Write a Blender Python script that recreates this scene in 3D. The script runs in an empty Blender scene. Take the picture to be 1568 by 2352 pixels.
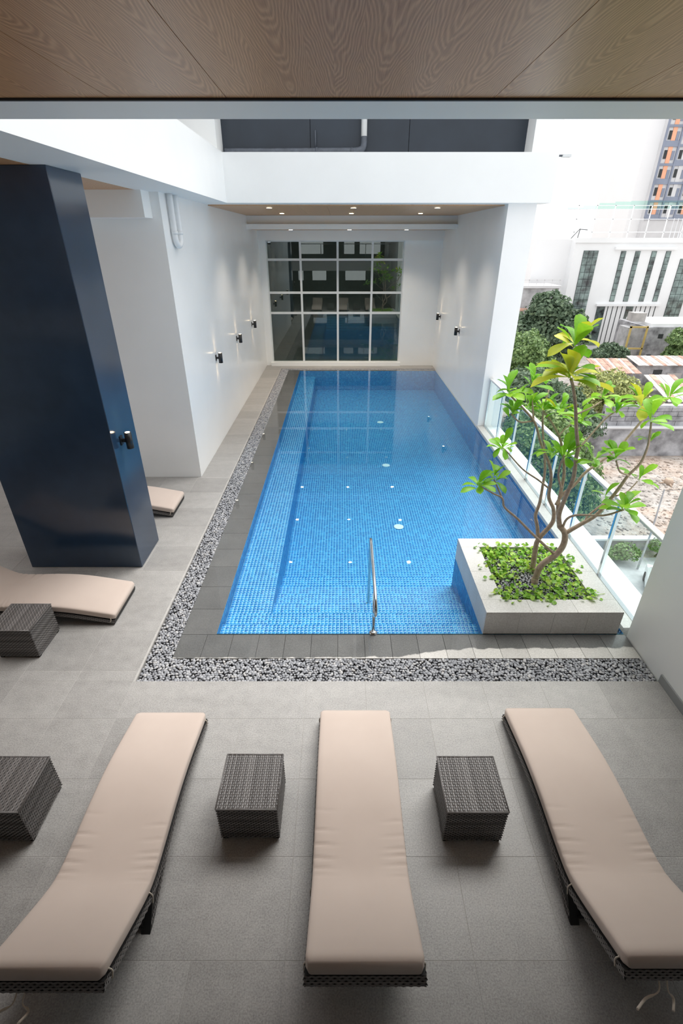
import bpy, bmesh, math, random
import numpy as np
from mathutils import Vector, Matrix, Euler
PI = math.pi
random.seed(7); RNG = np.random.default_rng(7)
S = bpy.context.scene
C = S.collection

# ------------------------------------------------------------------ camera, world, lights, exposure
cam_d = bpy.data.cameras.new('camera'); cam = bpy.data.objects.new('camera', cam_d); C.objects.link(cam)
cam_d.sensor_fit = 'HORIZONTAL'; cam_d.sensor_width = 24.0; cam_d.lens = 24.0*1126/1568
cam_d.clip_start = 0.05; cam_d.clip_end = 1000
cam.location = (0, 0, 4.03); cam.rotation_euler = (math.radians(90-29.07), 0, 0)
S.camera = cam
W = bpy.data.worlds.new('overcast_sky'); S.world = W; W.use_nodes = True
bg = W.node_tree.nodes['Background']; bg.inputs[0].default_value = (0.97, 0.985, 1.0, 1); bg.inputs[1].default_value = 0.61
sd = bpy.data.lights.new('sun', 'SUN'); sd.energy = 1.8; sd.angle = math.radians(40); sd.color = (1.0, 0.98, 0.95)
so = bpy.data.objects.new('sun', sd); C.objects.link(so)
so.rotation_euler = Vector((-0.28, -0.34, -1.0)).to_track_quat('-Z', 'Y').to_euler()
S.view_settings.view_transform = 'Standard'; S.view_settings.look = 'None'
S.view_settings.gamma = 1.0; S.view_settings.use_curve_mapping = False
S.view_settings.exposure = 1.15

# ------------------------------------------------------------------ materials
def lin(r, g, b):
    f = lambda c: (c/255/12.92) if c/255 <= 0.04045 else ((c/255+0.055)/1.055)**2.4
    return (f(r), f(g), f(b), 1.0)
class NT:
    def __init__(s, name):
        s.m = bpy.data.materials.new(name); s.m.use_nodes = True
        s.t = s.m.node_tree; s.n = s.t.nodes; s.b = s.n['Principled BSDF']; s.out = s.n['Material Output']
    def add(s, typ, **kw):
        n = s.n.new(typ)
        for k, v in kw.items(): setattr(n, k, v)
        return n
    def l(s, a, b): s.t.links.new(a, b)
    def math(s, op, a, b=None, c=None):
        n = s.n.new('ShaderNodeMath'); n.operation = op
        for i, v in enumerate((a, b, c)):
            if v is None: continue
            if isinstance(v, (int, float)): n.inputs[i].default_value = v
            else: s.l(v, n.inputs[i])
        return n.outputs[0]
    def coord(s, scale=(1, 1, 1), kind='Object'):
        tc = s.n.new('ShaderNodeTexCoord'); mp = s.n.new('ShaderNodeMapping'); mp.inputs['Scale'].default_value = scale
        if kind == 'World':
            g = s.n.new('ShaderNodeNewGeometry'); s.l(g.outputs['Position'], mp.inputs[0])
        else: s.l(tc.outputs[kind], mp.inputs[0])
        return mp.outputs[0]
    def noise(s, vec, scale, detail=4, rough=0.55, dist=0):
        n = s.n.new('ShaderNodeTexNoise'); n.inputs['Scale'].default_value = scale; n.inputs['Detail'].default_value = detail
        n.inputs['Roughness'].default_value = rough; n.inputs['Distortion'].default_value = dist
        if vec is not None: s.l(vec, n.inputs['Vector'])
        return n.outputs[0]
    def ramp(s, fac, stops):
        n = s.n.new('ShaderNodeValToRGB'); e = n.color_ramp.elements
        while len(e) < len(stops): e.new(0.5)
        for el, (p, c) in zip(e, stops): el.position = p; el.color = c
        s.l(fac, n.inputs[0]); return n.outputs[0]
    def mix(s, fac, a, b, blend='MIX'):
        n = s.n.new('ShaderNodeMix'); n.data_type = 'RGBA'; n.blend_type = blend
        for sock, v in ((n.inputs[0], fac), (n.inputs[6], a), (n.inputs[7], b)):
            if isinstance(v, (int, float)): sock.default_value = v
            elif isinstance(v, tuple): sock.default_value = v
            else: s.l(v, sock)
        return n.outputs[2]
    def bump(s, h, strength, dist=0.01):
        n = s.n.new('ShaderNodeBump'); n.inputs['Strength'].default_value = strength; n.inputs['Distance'].default_value = dist
        s.l(h, n.inputs['Height']); s.l(n.outputs[0], s.b.inputs['Normal']); return n.outputs[0]
    def set(s, **kw):
        for k, v in kw.items():
            sock = s.b.inputs[k.replace('_', ' ')]
            if isinstance(v, (int, float, tuple)): sock.default_value = v
            else: s.l(v, sock)
        return s
M = {}
def plain(name, col, rough=0.5, metal=0.0, spec=0.5, var=0.06, scale=6, bump=0.0, emit=None):
    t = NT(name); v = t.coord(kind='World')
    n = t.noise(v, scale, 5)
    c2 = tuple(x*(1-var*2.2) for x in col[:3])+(1,); c1 = tuple(min(1, x*(1+var)) for x in col[:3])+(1,)
    t.set(Base_Color=t.ramp(n, [(0.3, c2), (0.7, c1)]), Roughness=rough, Metallic=metal)
    t.b.inputs['Specular IOR Level'].default_value = spec
    if bump: t.bump(t.noise(v, scale*14, 3), bump)
    if emit:
        t.b.inputs['Emission Color'].default_value = emit[:3]+(1,); t.b.inputs['Emission Strength'].default_value = emit[3]
    M[name] = t.m; return t
plain('white_paint', lin(244, 245, 244), 0.45, var=0.012, scale=1.2, bump=0.02)
plain('white_gloss', lin(246, 246, 245), 0.28, var=0.015, scale=1.0, bump=0.015)
plain('grey_paint', lin(150, 152, 152), 0.5, var=0.02, scale=1.5)
plain('rear_paint', lin(110, 108, 104), 0.6, var=0.03)
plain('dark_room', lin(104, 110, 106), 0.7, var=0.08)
plain('navy_paint', lin(40, 62, 86), 0.16, var=0.10, scale=1.6, spec=0.9, bump=0.02)
plain('navy_panel', lin(40, 50, 62), 0.45, var=0.10, scale=1.4)
plain('steel', lin(205, 207, 208), 0.16, 1.0, var=0.02)
plain('alu_frame', lin(222, 224, 224), 0.35, 0.0, var=0.02)
plain('black_metal', lin(30, 30, 32), 0.35, 0.0, var=0.05)
plain('pipe_grey', lin(88, 94, 104), 0.5, var=0.12, scale=12)
plain('pipe_white', lin(235, 237, 238), 0.3, var=0.02)
plain('grout', lin(140, 206, 228), 0.6, var=0.05)
plain('joint', lin(184, 181, 177), 0.8, var=0.08)
plain('gravel_bed', lin(62, 62, 66), 0.9, var=0.1)
plain('soil', lin(38, 36, 34), 0.9, var=0.2, scale=30)
plain('strap', lin(214, 203, 188), 0.85, var=0.05)
plain('jet_white', lin(240, 243, 243), 0.4, var=0.02)
plain('lamp_glow', lin(255, 214, 160), 0.4, var=0, emit=(1.0, 0.78, 0.50, 9.0))
plain('fill_glow', lin(250, 250, 245), 0.4, var=0, emit=(1.0, 0.97, 0.92, 4.0))  # emission of the added fill panels in the back room
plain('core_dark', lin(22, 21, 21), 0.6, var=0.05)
plain('rim_white', lin(230, 224, 214), 0.4, var=0.02)

t = NT('deck_stone'); v = t.coord(kind='World')
oi = t.add('ShaderNodeObjectInfo')
big = t.noise(t.coord((0.5, 2.2, 1), 'World'), 1.6, 6, 0.6, 0.6); sp = t.noise(v, 95, 3, 0.7); mid = t.noise(v, 9, 5, 0.6)
c = t.ramp(big, [(0.3, lin(148, 145, 142)), (0.55, lin(169, 166, 163)), (0.75, lin(183, 180, 176))])
c = t.mix(0.55, c, t.ramp(sp, [(0.34, lin(112, 110, 108)), (0.5, lin(165, 163, 160)), (0.7, lin(204, 201, 198))]))
c = t.mix(0.22, c, t.ramp(mid, [(0.3, lin(122, 120, 117)), (0.7, lin(182, 179, 175))]))
hs = t.add('ShaderNodeHueSaturation'); t.l(c, hs.inputs['Color']); t.l(t.math('MULTIPLY_ADD', oi.outputs['Random'], 0.16, 0.92), hs.inputs['Value'])
t.set(Base_Color=hs.outputs[0], Roughness=t.math('MULTIPLY_ADD', mid, 0.25, 0.36)); t.bump(sp, 0.10, 0.004); M['deck_stone'] = t.m

t = NT('coping_stone'); v = t.coord(kind='World'); oi = t.add('ShaderNodeObjectInfo')
sx = t.add('ShaderNodeSeparateXYZ'); g = t.add('ShaderNodeNewGeometry'); t.l(g.outputs['Position'], sx.inputs[0])
mr = t.add('ShaderNodeFloatCurve'); cu = mr.mapping.curves[0]
xx = t.math('DIVIDE', t.math('ADD', sx.outputs[0], 2.0), 5.5)
pts = [(0, 0.0), (0.36, 0.02), (0.47, 0.06), (0.56, 0.27), (0.64, 0.37), (0.80, 0.40), (1.0, 0.42)]
while len(cu.points) < len(pts): cu.points.new(0.5, 0.5)
for p, q in zip(cu.points, pts): p.location = q
mr.mapping.update(); t.l(xx, mr.inputs['Value'])
edge = t.math('ADD', t.math('MULTIPLY', mr.outputs[0], 0.37), 3.945)
wob = t.math('MULTIPLY', t.math('SUBTRACT', t.noise(v, 7, 4), 0.5), 0.10)
wet = t.math('MULTIPLY', t.math('SUBTRACT', t.math('ADD', sx.outputs[1], wob), edge), 60.0); wet.node.use_clamp = True
sp = t.noise(v, 70, 3, 0.7); big = t.noise(v, 3, 5, 0.6)
dry = t.mix(0.4, t.ramp(big, [(0.3, lin(188, 184, 178)), (0.7, lin(206, 203, 198))]), t.ramp(sp, [(0.35, lin(150, 146, 142)), (0.65, lin(214, 211, 206))]))
wetc = t.mix(0.45, t.ramp(big, [(0.3, lin(80, 80, 79)), (0.7, lin(102, 102, 100))]), t.ramp(sp, [(0.35, lin(66, 66, 66)), (0.65, lin(114, 114, 112))]))
hs = t.add('ShaderNodeHueSaturation'); t.l(t.mix(wet, dry, wetc), hs.inputs['Color']); t.l(t.math('MULTIPLY_ADD', oi.outputs['Random'], 0.22, 0.89), hs.inputs['Value'])
t.set(Base_Color=hs.outputs[0], Roughness=0.55); t.bump(sp, 0.08, 0.003); M['coping_stone'] = t.m

t = NT('planter_stone'); v = t.coord(kind='World'); sp = t.noise(v, 60, 3, 0.7); big = t.noise(v, 2.5, 5)
c = t.mix(0.4, t.ramp(big, [(0.3, lin(196, 193, 188)), (0.7, lin(214, 212, 208))]), t.ramp(sp, [(0.33, lin(160, 157, 153)), (0.66, lin(222, 220, 217))]))
t.set(Base_Color=c, Roughness=0.5); t.bump(sp, 0.06, 0.003); M['planter_stone'] = t.m

t = NT('mosaic'); g = t.add('ShaderNodeNewGeometry'); oi = t.add('ShaderNodeObjectInfo')
r = t.math('FRACT', t.math('ADD', g.outputs['Random Per Island'], oi.outputs['Random']))
c = t.ramp(r, [(0.0, lin(12, 108, 178)), (0.35, lin(20, 118, 186)), (0.7, lin(30, 128, 194)), (1.0, lin(52, 148, 206))])
t.set(Base_Color=c, Roughness=0.18); M['mosaic'] = t.m

t = NT('pebble'); g = t.add('ShaderNodeNewGeometry'); oi = t.add('ShaderNodeObjectInfo'); v = t.coord(kind='World')
r = t.math('FRACT', t.math('ADD', g.outputs['Random Per Island'], oi.outputs['Random']))
c = t.ramp(r, [(0.0, lin(132, 134, 140)), (0.5, lin(164, 166, 171)), (0.85, lin(190, 191, 194)), (1.0, lin(206, 203, 200))])
c = t.mix(0.25, c, t.ramp(t.noise(v, 120, 2), [(0.3, lin(80, 82, 88)), (0.7, lin(190, 190, 194))]))
t.set(Base_Color=c, Roughness=0.55); M['pebble'] = t.m

t = NT('wood_veneer')
g = t.add('ShaderNodeNewGeometry'); sx = t.add('ShaderNodeSeparateXYZ'); t.l(g.outputs['Position'], sx.inputs[0])
xo = t.math('ADD', sx.outputs[0], 0.03)
xm = t.math('DIVIDE', t.math('PINGPONG', xo, 0.105), 0.105)
cb = t.add('ShaderNodeCombineXYZ'); t.l(t.math('MULTIPLY', t.math('PINGPONG', xo, 0.21), 1.0), cb.inputs[0]); t.l(t.math('MULTIPLY', sx.outputs[1], 0.22), cb.inputs[1])
t.l(t.math('MULTIPLY', t.math('FLOOR', t.math('DIVIDE', xo, 0.42)), 3.7), cb.inputs[2])
n1 = t.noise(cb.outputs[0], 7.0, 2, 0.45, 0.1)
ph = t.math('ADD', t.math('MULTIPLY', sx.outputs[1], 7.0), t.math('ADD', t.math('MULTIPLY', t.math('POWER', xm, 1.5), 8.0), t.math('MULTIPLY', n1, 9.0)))
rings = t.math('SINE', t.math('MULTIPLY', ph, 2*PI))
cb2 = t.add('ShaderNodeCombineXYZ'); t.l(sx.outputs[0], cb2.inputs[0]); t.l(t.math('MULTIPLY', sx.outputs[1], 0.03), cb2.inputs[1])
fine = t.noise(cb2.outputs[0], 190.0, 3, 0.6)
c = t.ramp(t.math('MULTIPLY_ADD', rings, 0.5, 0.5), [(0.0, lin(178, 126, 82)), (0.6, lin(206, 154, 108)), (1.0, lin(228, 184, 138))])
c = t.mix(0.45, c, t.ramp(fine, [(0.3, lin(160, 112, 72)), (0.7, lin(222, 178, 132))]))
t.set(Base_Color=c, Roughness=0.33); t.bump(fine, 0.03, 0.002); M['wood'] = t.m

t = NT('cushion_fabric'); v = t.coord((1, 1, 1)); wv = t.noise(t.coord((420, 60, 60)), 1.0, 2); wv2 = t.noise(t.coord((60, 420, 60)), 1.0, 2)
wm = t.math('ADD', wv, wv2); big = t.noise(v, 3, 3)
c = t.mix(0.4, t.ramp(wm, [(0.35, lin(190, 172, 160)), (0.65, lin(211, 195, 184))]), t.ramp(big, [(0.3, lin(193, 174, 162)), (0.7, lin(204, 186, 174))]))
t.set(Base_Color=c, Roughness=0.85); t.b.inputs['Sheen Weight'].default_value = 0.15; t.bump(wm, 0.05, 0.002); M['cushion'] = t.m

t = NT('wicker'); g = t.add('ShaderNodeNewGeometry')
c = t.ramp(g.outputs['Random Per Island'], [(0.0, lin(92, 88, 86)), (0.5, lin(112, 108, 106)), (1.0, lin(134, 130, 128))])
t.set(Base_Color=c, Roughness=0.30); M['wicker'] = t.m

def leafmat(name, stops, transl=0.35, rough=0.4, island=False):
    t = NT(name); oi = t.add('ShaderNodeObjectInfo'); r = oi.outputs['Random']
    if island:
        g = t.add('ShaderNodeNewGeometry'); r = t.math('FRACT', t.math('ADD', r, g.outputs['Random Per Island']))
    c = t.ramp(r, stops); v = t.coord(kind='Object')
    c = t.mix(0.25, c, t.ramp(t.noise(v, 9, 3), [(0.3, stops[0][1]), (0.7, stops[-1][1])]))
    t.set(Base_Color=c, Roughness=rough)
    tr = t.add('ShaderNodeBsdfTranslucent'); t.l(c, tr.inputs[0]); mx = t.add('ShaderNodeMixShader'); mx.inputs[0].default_value = transl
    t.l(t.b.outputs[0], mx.inputs[1]); t.l(tr.outputs[0], mx.inputs[2]); t.l(mx.outputs[0], t.out.inputs[0]); M[name] = t.m
leafmat('leaf_green', [(0, lin(96, 160, 30)), (0.5, lin(132, 194, 40)), (1, lin(168, 216, 58))])
leafmat('leaf_yellow', [(0, lin(176, 192, 40)), (0.5, lin(204, 210, 52)), (1, lin(222, 216, 76))])
leafmat('leaf_ivy', [(0, lin(92, 156, 44)), (0.5, lin(140, 198, 60)), (1, lin(206, 228, 96))], island=True)
leafmat('fol_dark', [(0, lin(70, 92, 72)), (0.5, lin(94, 116, 92)), (1, lin(132, 152, 120))], 0.2, 0.6, True)  # city foliage lightened and greyed to put haze into its colour
leafmat('fol_mid', [(0, lin(84, 112, 68)), (0.5, lin(116, 146, 90)), (1, lin(152, 176, 112))], 0.2, 0.6, True)
leafmat('fol_yellow', [(0, lin(112, 124, 84)), (0.5, lin(164, 172, 108)), (1, lin(206, 210, 136))], 0.2, 0.6, True)
plain('bark', lin(186, 164, 146), 0.75, var=0.14, scale=26, bump=0.25)
plain('bark_dark', lin(86, 74, 62), 0.8, var=0.15, scale=3)

def glassy(name, tint, ior, rough=0.0, bumpn=None, refl=(1, 1, 1, 1)):
    t = NT(name); t.n.remove(t.b)
    tr = t.add('ShaderNodeBsdfTransparent'); tr.inputs[0].default_value = tint
    gl = t.add('ShaderNodeBsdfGlossy'); gl.inputs[0].default_value = refl; gl.inputs['Roughness'].default_value = rough
    fr = t.add('ShaderNodeFresnel'); fr.inputs[0].default_value = ior; mx = t.add('ShaderNodeMixShader')
    if bumpn:
        b = t.add('ShaderNodeBump'); b.inputs['Strength'].default_value = bumpn[1]; b.inputs['Distance'].default_value = bumpn[2]
        t.l(t.noise(t.coord(kind='World'), bumpn[0], 2, 0.5), b.inputs['Height'])
        t.l(b.outputs[0], gl.inputs['Normal']); t.l(b.outputs[0], fr.inputs['Normal'])
    gb = t.add('ShaderNodeNewGeometry'); t.l(t.math('MULTIPLY', fr.outputs[0], t.math('SUBTRACT', 1.0, gb.outputs['Backfacing'])), mx.inputs[0]); t.l(tr.outputs[0], mx.inputs[1]); t.l(gl.outputs[0], mx.inputs[2]); t.l(mx.outputs[0], t.out.inputs[0]); M[name] = t.m
glassy('water', (1, 1, 1, 1), 1.36, 0.0, (2.2, 0.06, 0.01))
_t = M['water'].node_tree; _va = _t.nodes.new('ShaderNodeVolumeAbsorption'); _va.inputs[0].default_value = (0.0, 0.78, 0.95, 1); _va.inputs[1].default_value = 0.26
_t.links.new(_va.outputs[0], _t.nodes['Material Output'].inputs['Volume'])
glassy('rail_glass', (0.90, 0.97, 0.97, 1), 1.45)
glassy('window_glass', (0.7, 0.76, 0.74, 1), 2.1, refl=(0.86, 0.95, 0.92, 1))
glassy('net_teal', (0.84, 0.98, 0.94, 1), 1.1, 0.5)

plain('city_white', lin(240, 241, 242), 0.7, var=0.02, scale=0.2)
plain('city_offwhite', lin(240, 240, 241), 0.7, var=0.008, scale=0.2)
plain('city_concrete', lin(186, 186, 188), 0.85, var=0.22, scale=0.55)
plain('city_stained', lin(172, 172, 176), 0.9, var=0.28, scale=0.8)
plain('city_tan', lin(196, 170, 138), 0.8, var=0.08, scale=0.4)
plain('city_slate', lin(140, 148, 166), 0.7, var=0.05, scale=0.3)
plain('city_orange', lin(240, 178, 146), 0.7, var=0.05, scale=0.3)  # paled to carry the haze over the tower
plain('city_grey', lin(214, 214, 216), 0.7, var=0.04, scale=0.3)
plain('city_glass', lin(112, 130, 126), 0.08, var=0.45, scale=0.7, spec=0.9)  # lightened and mottled in place of varied reflections in the panes
plain('city_dark', lin(52, 56, 58), 0.6, var=0.1, scale=0.7)
plain('rust', lin(198, 160, 144), 0.85, var=0.25, scale=1.2)
plain('tin', lin(184, 180, 178), 0.6, var=0.12, scale=0.9)
plain('blue_tarp', lin(40, 104, 196), 0.5, var=0.12, scale=1.0)
plain('yellow_steel', lin(206, 180, 110), 0.6, var=0.1, scale=0.6)
plain('car_white', lin(236, 238, 240), 0.2, var=0.01)
plain('tyre', lin(34, 34, 36), 0.8, var=0.1)
t = NT('city_ground'); v = t.coord(kind='World')
n1 = t.noise(v, 0.12, 6, 0.65, 0.4); n2 = t.noise(v, 1.6, 5, 0.7)
c = t.ramp(n1, [(0.3, lin(140, 140, 140)), (0.48, lin(166, 160, 154)), (0.6, lin(172, 148, 130)), (0.75, lin(184, 170, 158))])
c = t.mix(0.45, c, t.ramp(n2, [(0.35, lin(104, 98, 92)), (0.5, lin(164, 154, 146)), (0.68, lin(208, 204, 200))]))
t.set(Base_Color=c, Roughness=0.95); M['city_ground'] = t.m

# ------------------------------------------------------------------ helpers
def link(name, me, mat, parent=None, loc=None, rot=None):
    o = bpy.data.objects.new(name, me); C.objects.link(o)
    if mat is not None and me is not None and not me.materials: me.materials.append(M[mat])
    if parent is not None: o.parent = parent
    if loc is not None: o.location = loc
    if rot is not None: o.rotation_euler = rot
    return o
def mesh(name, verts, faces, smooth=False):
    me = bpy.data.meshes.new(name); me.from_pydata([tuple(v) for v in verts], [], faces); me.update()
    if smooth: me.polygons.foreach_set('use_smooth', [True]*len(me.polygons))
    return me
def tag(o, label, cat, group=None, kind=None):
    o['label'] = label; o['category'] = cat
    if group: o['group'] = group
    if kind: o['kind'] = kind
    return o
def empty(name, loc=(0, 0, 0), rz=0):
    o = bpy.data.objects.new(name, None); C.objects.link(o); o.location = loc; o.rotation_euler = (0, 0, rz); o.empty_display_size = 0.1
    return o
class MB:
    def __init__(s): s.v = []; s.f = []; s.sm = []
    def quad(s, a, b, c, d): s.poly([a, b, c, d])
    def poly(s, pts, sm=False):
        n = len(s.v); s.v += [tuple(p) for p in pts]; s.f.append(tuple(range(n, n+len(pts)))); s.sm.append(sm)
    def box(s, x0, x1, y0, y1, z0, z1, ch=0.0):
        n = len(s.v)
        if ch <= 0:
            s.v += [(x, y, z) for z in (z0, z1) for y in (y0, y1) for x in (x0, x1)]
            F = [(0, 2, 3, 1), (4, 5, 7, 6), (0, 1, 5, 4), (2, 6, 7, 3), (0, 4, 6, 2), (1, 3, 7, 5)]
            s.f += [tuple(n+i for i in q) for q in F]; s.sm += [False]*6
        else:
            bm = bmesh.new(); bmesh.ops.create_cube(bm, size=1)
            for w in bm.verts: w.co = Vector(((x0+x1)/2+w.co.x*(x1-x0), (y0+y1)/2+w.co.y*(y1-y0), (z0+z1)/2+w.co.z*(z1-z0)))
            bmesh.ops.bevel(bm, geom=list(bm.edges), offset=ch, segments=1, affect='EDGES')
            bm.verts.index_update()
            s.v += [tuple(w.co) for w in bm.verts]
            for f in bm.faces: s.f.append(tuple(n+w.index for w in f.verts)); s.sm.append(False)
            bm.free()
        return s
    def tube(s, pts, rad, seg=10, caps=True, closed=False):
        pts = [Vector(p) for p in pts]; n0 = len(s.v); N = len(pts)
        if not isinstance(rad, (list, tuple)): rad = [rad]*N
        up = None
        for i, p in enumerate(pts):
            if closed: d = (pts[(i+1) % N]-pts[i-1])
            else: d = (pts[min(i+1, N-1)]-pts[max(i-1, 0)])
            d = d.normalized() if d.length > 1e-9 else Vector((0, 0, 1))
            if up is None: up = Vector((0, 0, 1)) if abs(d.z) < 0.9 else Vector((1, 0, 0))
            u = (up-d*up.dot(d)); u = u.normalized() if u.length > 1e-6 else d.orthogonal().normalized(); up = u; w = d.cross(u)
            for k in range(seg):
                a = 2*PI*k/seg; s.v.append(tuple(p+(u*math.cos(a)+w*math.sin(a))*rad[i]))
        for i in range(N if closed else N-1):
            for k in range(seg):
                a = n0+i*seg+k; b = n0+i*seg+(k+1) % seg; j = ((i+1) % N)
                c = n0+j*seg+(k+1) % seg; d = n0+j*seg+k
                s.f.append((a, b, c, d)); s.sm.append(True)
        if caps and not closed:
            s.f.append(tuple(n0+k for k in range(seg))[::-1]); s.sm.append(False)
            s.f.append(tuple(n0+(N-1)*seg+k for k in range(seg))); s.sm.append(False)
        return s
    def lathe(s, prof, cx=0, cy=0, seg=20, cz=0):
        n0 = len(s.v)
        for r, z in prof:
            for k in range(seg): a = 2*PI*k/seg; s.v.append((cx+r*math.cos(a), cy+r*math.sin(a), cz+z))
        for i in range(len(prof)-1):
            for k in range(seg):
                s.f.append((n0+i*seg+k, n0+i*seg+(k+1) % seg, n0+(i+1)*seg+(k+1) % seg, n0+(i+1)*seg+k)); s.sm.append(True)
        s.f.append(tuple(n0+k for k in range(seg))[::-1]); s.sm.append(False)
        s.f.append(tuple(n0+(len(prof)-1)*seg+k for k in range(seg))); s.sm.append(False)
        return s
    def me(s, name):
        m = bpy.data.meshes.new(name); m.from_pydata(s.v, [], s.f); m.polygons.foreach_set('use_smooth', s.sm); m.update(); return m
    def build(s, name, mat, parent=None, loc=None, rot=None): return link(name, s.me(name), mat, parent, loc, rot)
def box(name, mat, x0, x1, y0, y1, z0, z1, parent=None, ch=0.0): return MB().box(x0, x1, y0, y1, z0, z1, ch).build(name, mat, parent)
def struct(o, label, cat): return tag(o, label, cat, kind='structure')
def copy_tree(o, parent=None):
    c = o.copy(); C.objects.link(c); c.parent = parent
    for ch in list(o.children): copy_tree(ch, c)
    return c
def catmull(P, n=8):
    P = [Vector(p) for p in P]; Q = [P[0]*2-P[1]]+P+[P[-1]*2-P[-2]]; out = []
    for i in range(1, len(Q)-2):
        for k in range(n):
            t = k/n; a, b, c, d = Q[i-1:i+3]
            out.append(0.5*((2*b)+(c-a)*t+(2*a-5*b+4*c-d)*t*t+(3*b-a-3*c+d)*t**3))
    out.append(P[-1]); return out
def np_mesh(name, V, F):
    me = bpy.data.meshes.new(name); V = np.asarray(V, np.float32); F = np.asarray(F, np.int32)
    me.vertices.add(len(V)); me.vertices.foreach_set('co', V.ravel())
    k = F.shape[1]; me.loops.add(F.size); me.loops.foreach_set('vertex_index', F.ravel())
    me.polygons.add(len(F)); me.polygons.foreach_set('loop_start', np.arange(0, F.size, k, dtype=np.int32))
    me.update(calc_edges=True); return me

# ------------------------------------------------------------------ setting: floor and deck tiles
PX0, PX1, PY0, PY1 = -1.46, 3.30, 4.32, 17.45          # pool basin
GX0, GX1, GY0, GY1 = -2.15, -1.87, 3.615, 3.945        # pebble strip
XW = -2.72                                             # left wall face
mb = MB()
mb.box(-9, GX0, -6, 8.66, -0.25, -0.0016); mb.box(GX0, 3.6, -6, GY0, -0.25, -0.0016)
mb.box(XW, GX0, 8.66, 18.3, -0.25, -0.0016); mb.box(GX0, 3.32, 17.80, 18.3, -0.25, -0.0016)
floor = struct(mb.build('floor', 'joint'), 'grey stone deck floor of square tiles around the pool', 'floor')
tile_cache = {}
def deck_tile(x0, x1, y0, y1):
    w, h = round(x1-x0, 3), round(y1-y0, 3)
    if (w, h) not in tile_cache:
        tile_cache[(w, h)] = MB().box(-w/2, w/2, -h/2, h/2, -0.018, 0, 0.0018).me('tile')
    link('tile', tile_cache[(w, h)], 'deck_stone', floor, ((x0+x1)/2, (y0+y1)/2, 0))
TP = 0.604; gp = 0.0012
xs = [-0.36+TP*k for k in range(-14, 8)]; ys = [1.345+TP*k for k in range(-4, 30)]
def fill_tiles(ax, bx, ay, by):
    for i in range(len(xs)-1):
        for j in range(len(ys)-1):
            x0, x1, y0, y1 = max(xs[i], ax), min(xs[i+1], bx), max(ys[j], ay), min(ys[j+1], by)
            if x1-x0 > 0.03 and y1-y0 > 0.03: deck_tile(x0+gp, x1-gp, y0+gp, y1-gp)
fill_tiles(-8.8, 3.30, -0.5, GY0)
fill_tiles(-8.8, GX0, GY0, 8.66); fill_tiles(XW, GX0, 8.66, 18.3); fill_tiles(GX0, 3.32, 17.80, 18.3)

# ------------------------------------------------------------------ setting: walls, beams, ceilings
mb = MB(); mb.box(-2.94, XW, 8.66, 18.6, -0.25, 4.65); mb.box(-9, -2.94, 8.66, 8.86, -0.25, 4.65)
struct(mb.build('wall_left', 'white_gloss'), 'white wall along the left walkway of the pool', 'wall')
struct(box('trim_1', 'white_paint', -9, -2.86, 8.32, 8.66, 4.31, 4.65), 'white boxed bulkhead under the ceiling behind the navy pillar', 'bulkhead')
struct(box('wall_right', 'white_gloss', 3.32, 3.89, 11.5, 18.6, -0.3, 4.65), 'white wall at the right of the far end of the pool', 'wall')
struct(box('wall_near_right', 'white_paint', 3.32, 3.55, -6, 4.29, -0.3, 4.65), 'white wall at the right edge beside the loungers', 'wall')
struct(box('baseboard_right', 'grey_paint', 3.302, 3.32, -0.5, GY0, 0.0, 0.10), 'grey baseboard at the foot of the near right wall', 'baseboard')
WX0, WX1, WZ0, WZ1 = -2.50, 2.08, 0.10, 4.00
mb = MB(); mb.box(-2.94, WX0, 18.3, 18.6, -0.3, 4.65); mb.box(WX1, 3.6, 18.3, 18.6, -0.3, 4.65)
mb.box(WX0, WX1, 18.3, 18.6, WZ1, 4.65); mb.box(WX0, WX1, 18.3, 18.6, -0.3, WZ0)
struct(mb.build('wall_back', 'white_paint'), 'white end wall with the tall grid window', 'wall')
struct(box('trim_2', 'white_paint', XW, 3.32, 18.16, 18.3, 4.0, 4.29), 'white lintel above the grid window', 'lintel')
mb = MB(); mb.box(XW, 3.32, 16.2, 16.45, 4.285, 4.415); mb.box(XW, 3.32, 16.38, 16.6, 4.415, 4.63)
struct(mb.build('trim_3', 'white_paint'), 'stepped white bulkhead below the far wooden ceiling', 'bulkhead')
struct(box('ceiling_bulkhead', 'wood', XW, 3.32, 16.45, 18.16, 4.29, 4.31), 'narrow wooden soffit in front of the grid window', 'ceiling')
struct(box('beam', 'white_paint', -2.95, 4.05, 11.2, 11.75, 4.65, 5.45), 'white beam spanning the far end of the open pool', 'beam')
struct(box('beam', 'white_paint', -2.95, -2.22, 3.65, 11.2, 4.65, 5.45), 'white beam running along the left of the opening', 'beam')
struct(box('beam', 'white_paint', -9, 4.6, 3.2, 3.65, 4.65, 5.45), 'white beam at the edge of the near wooden ceiling', 'beam')
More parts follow.
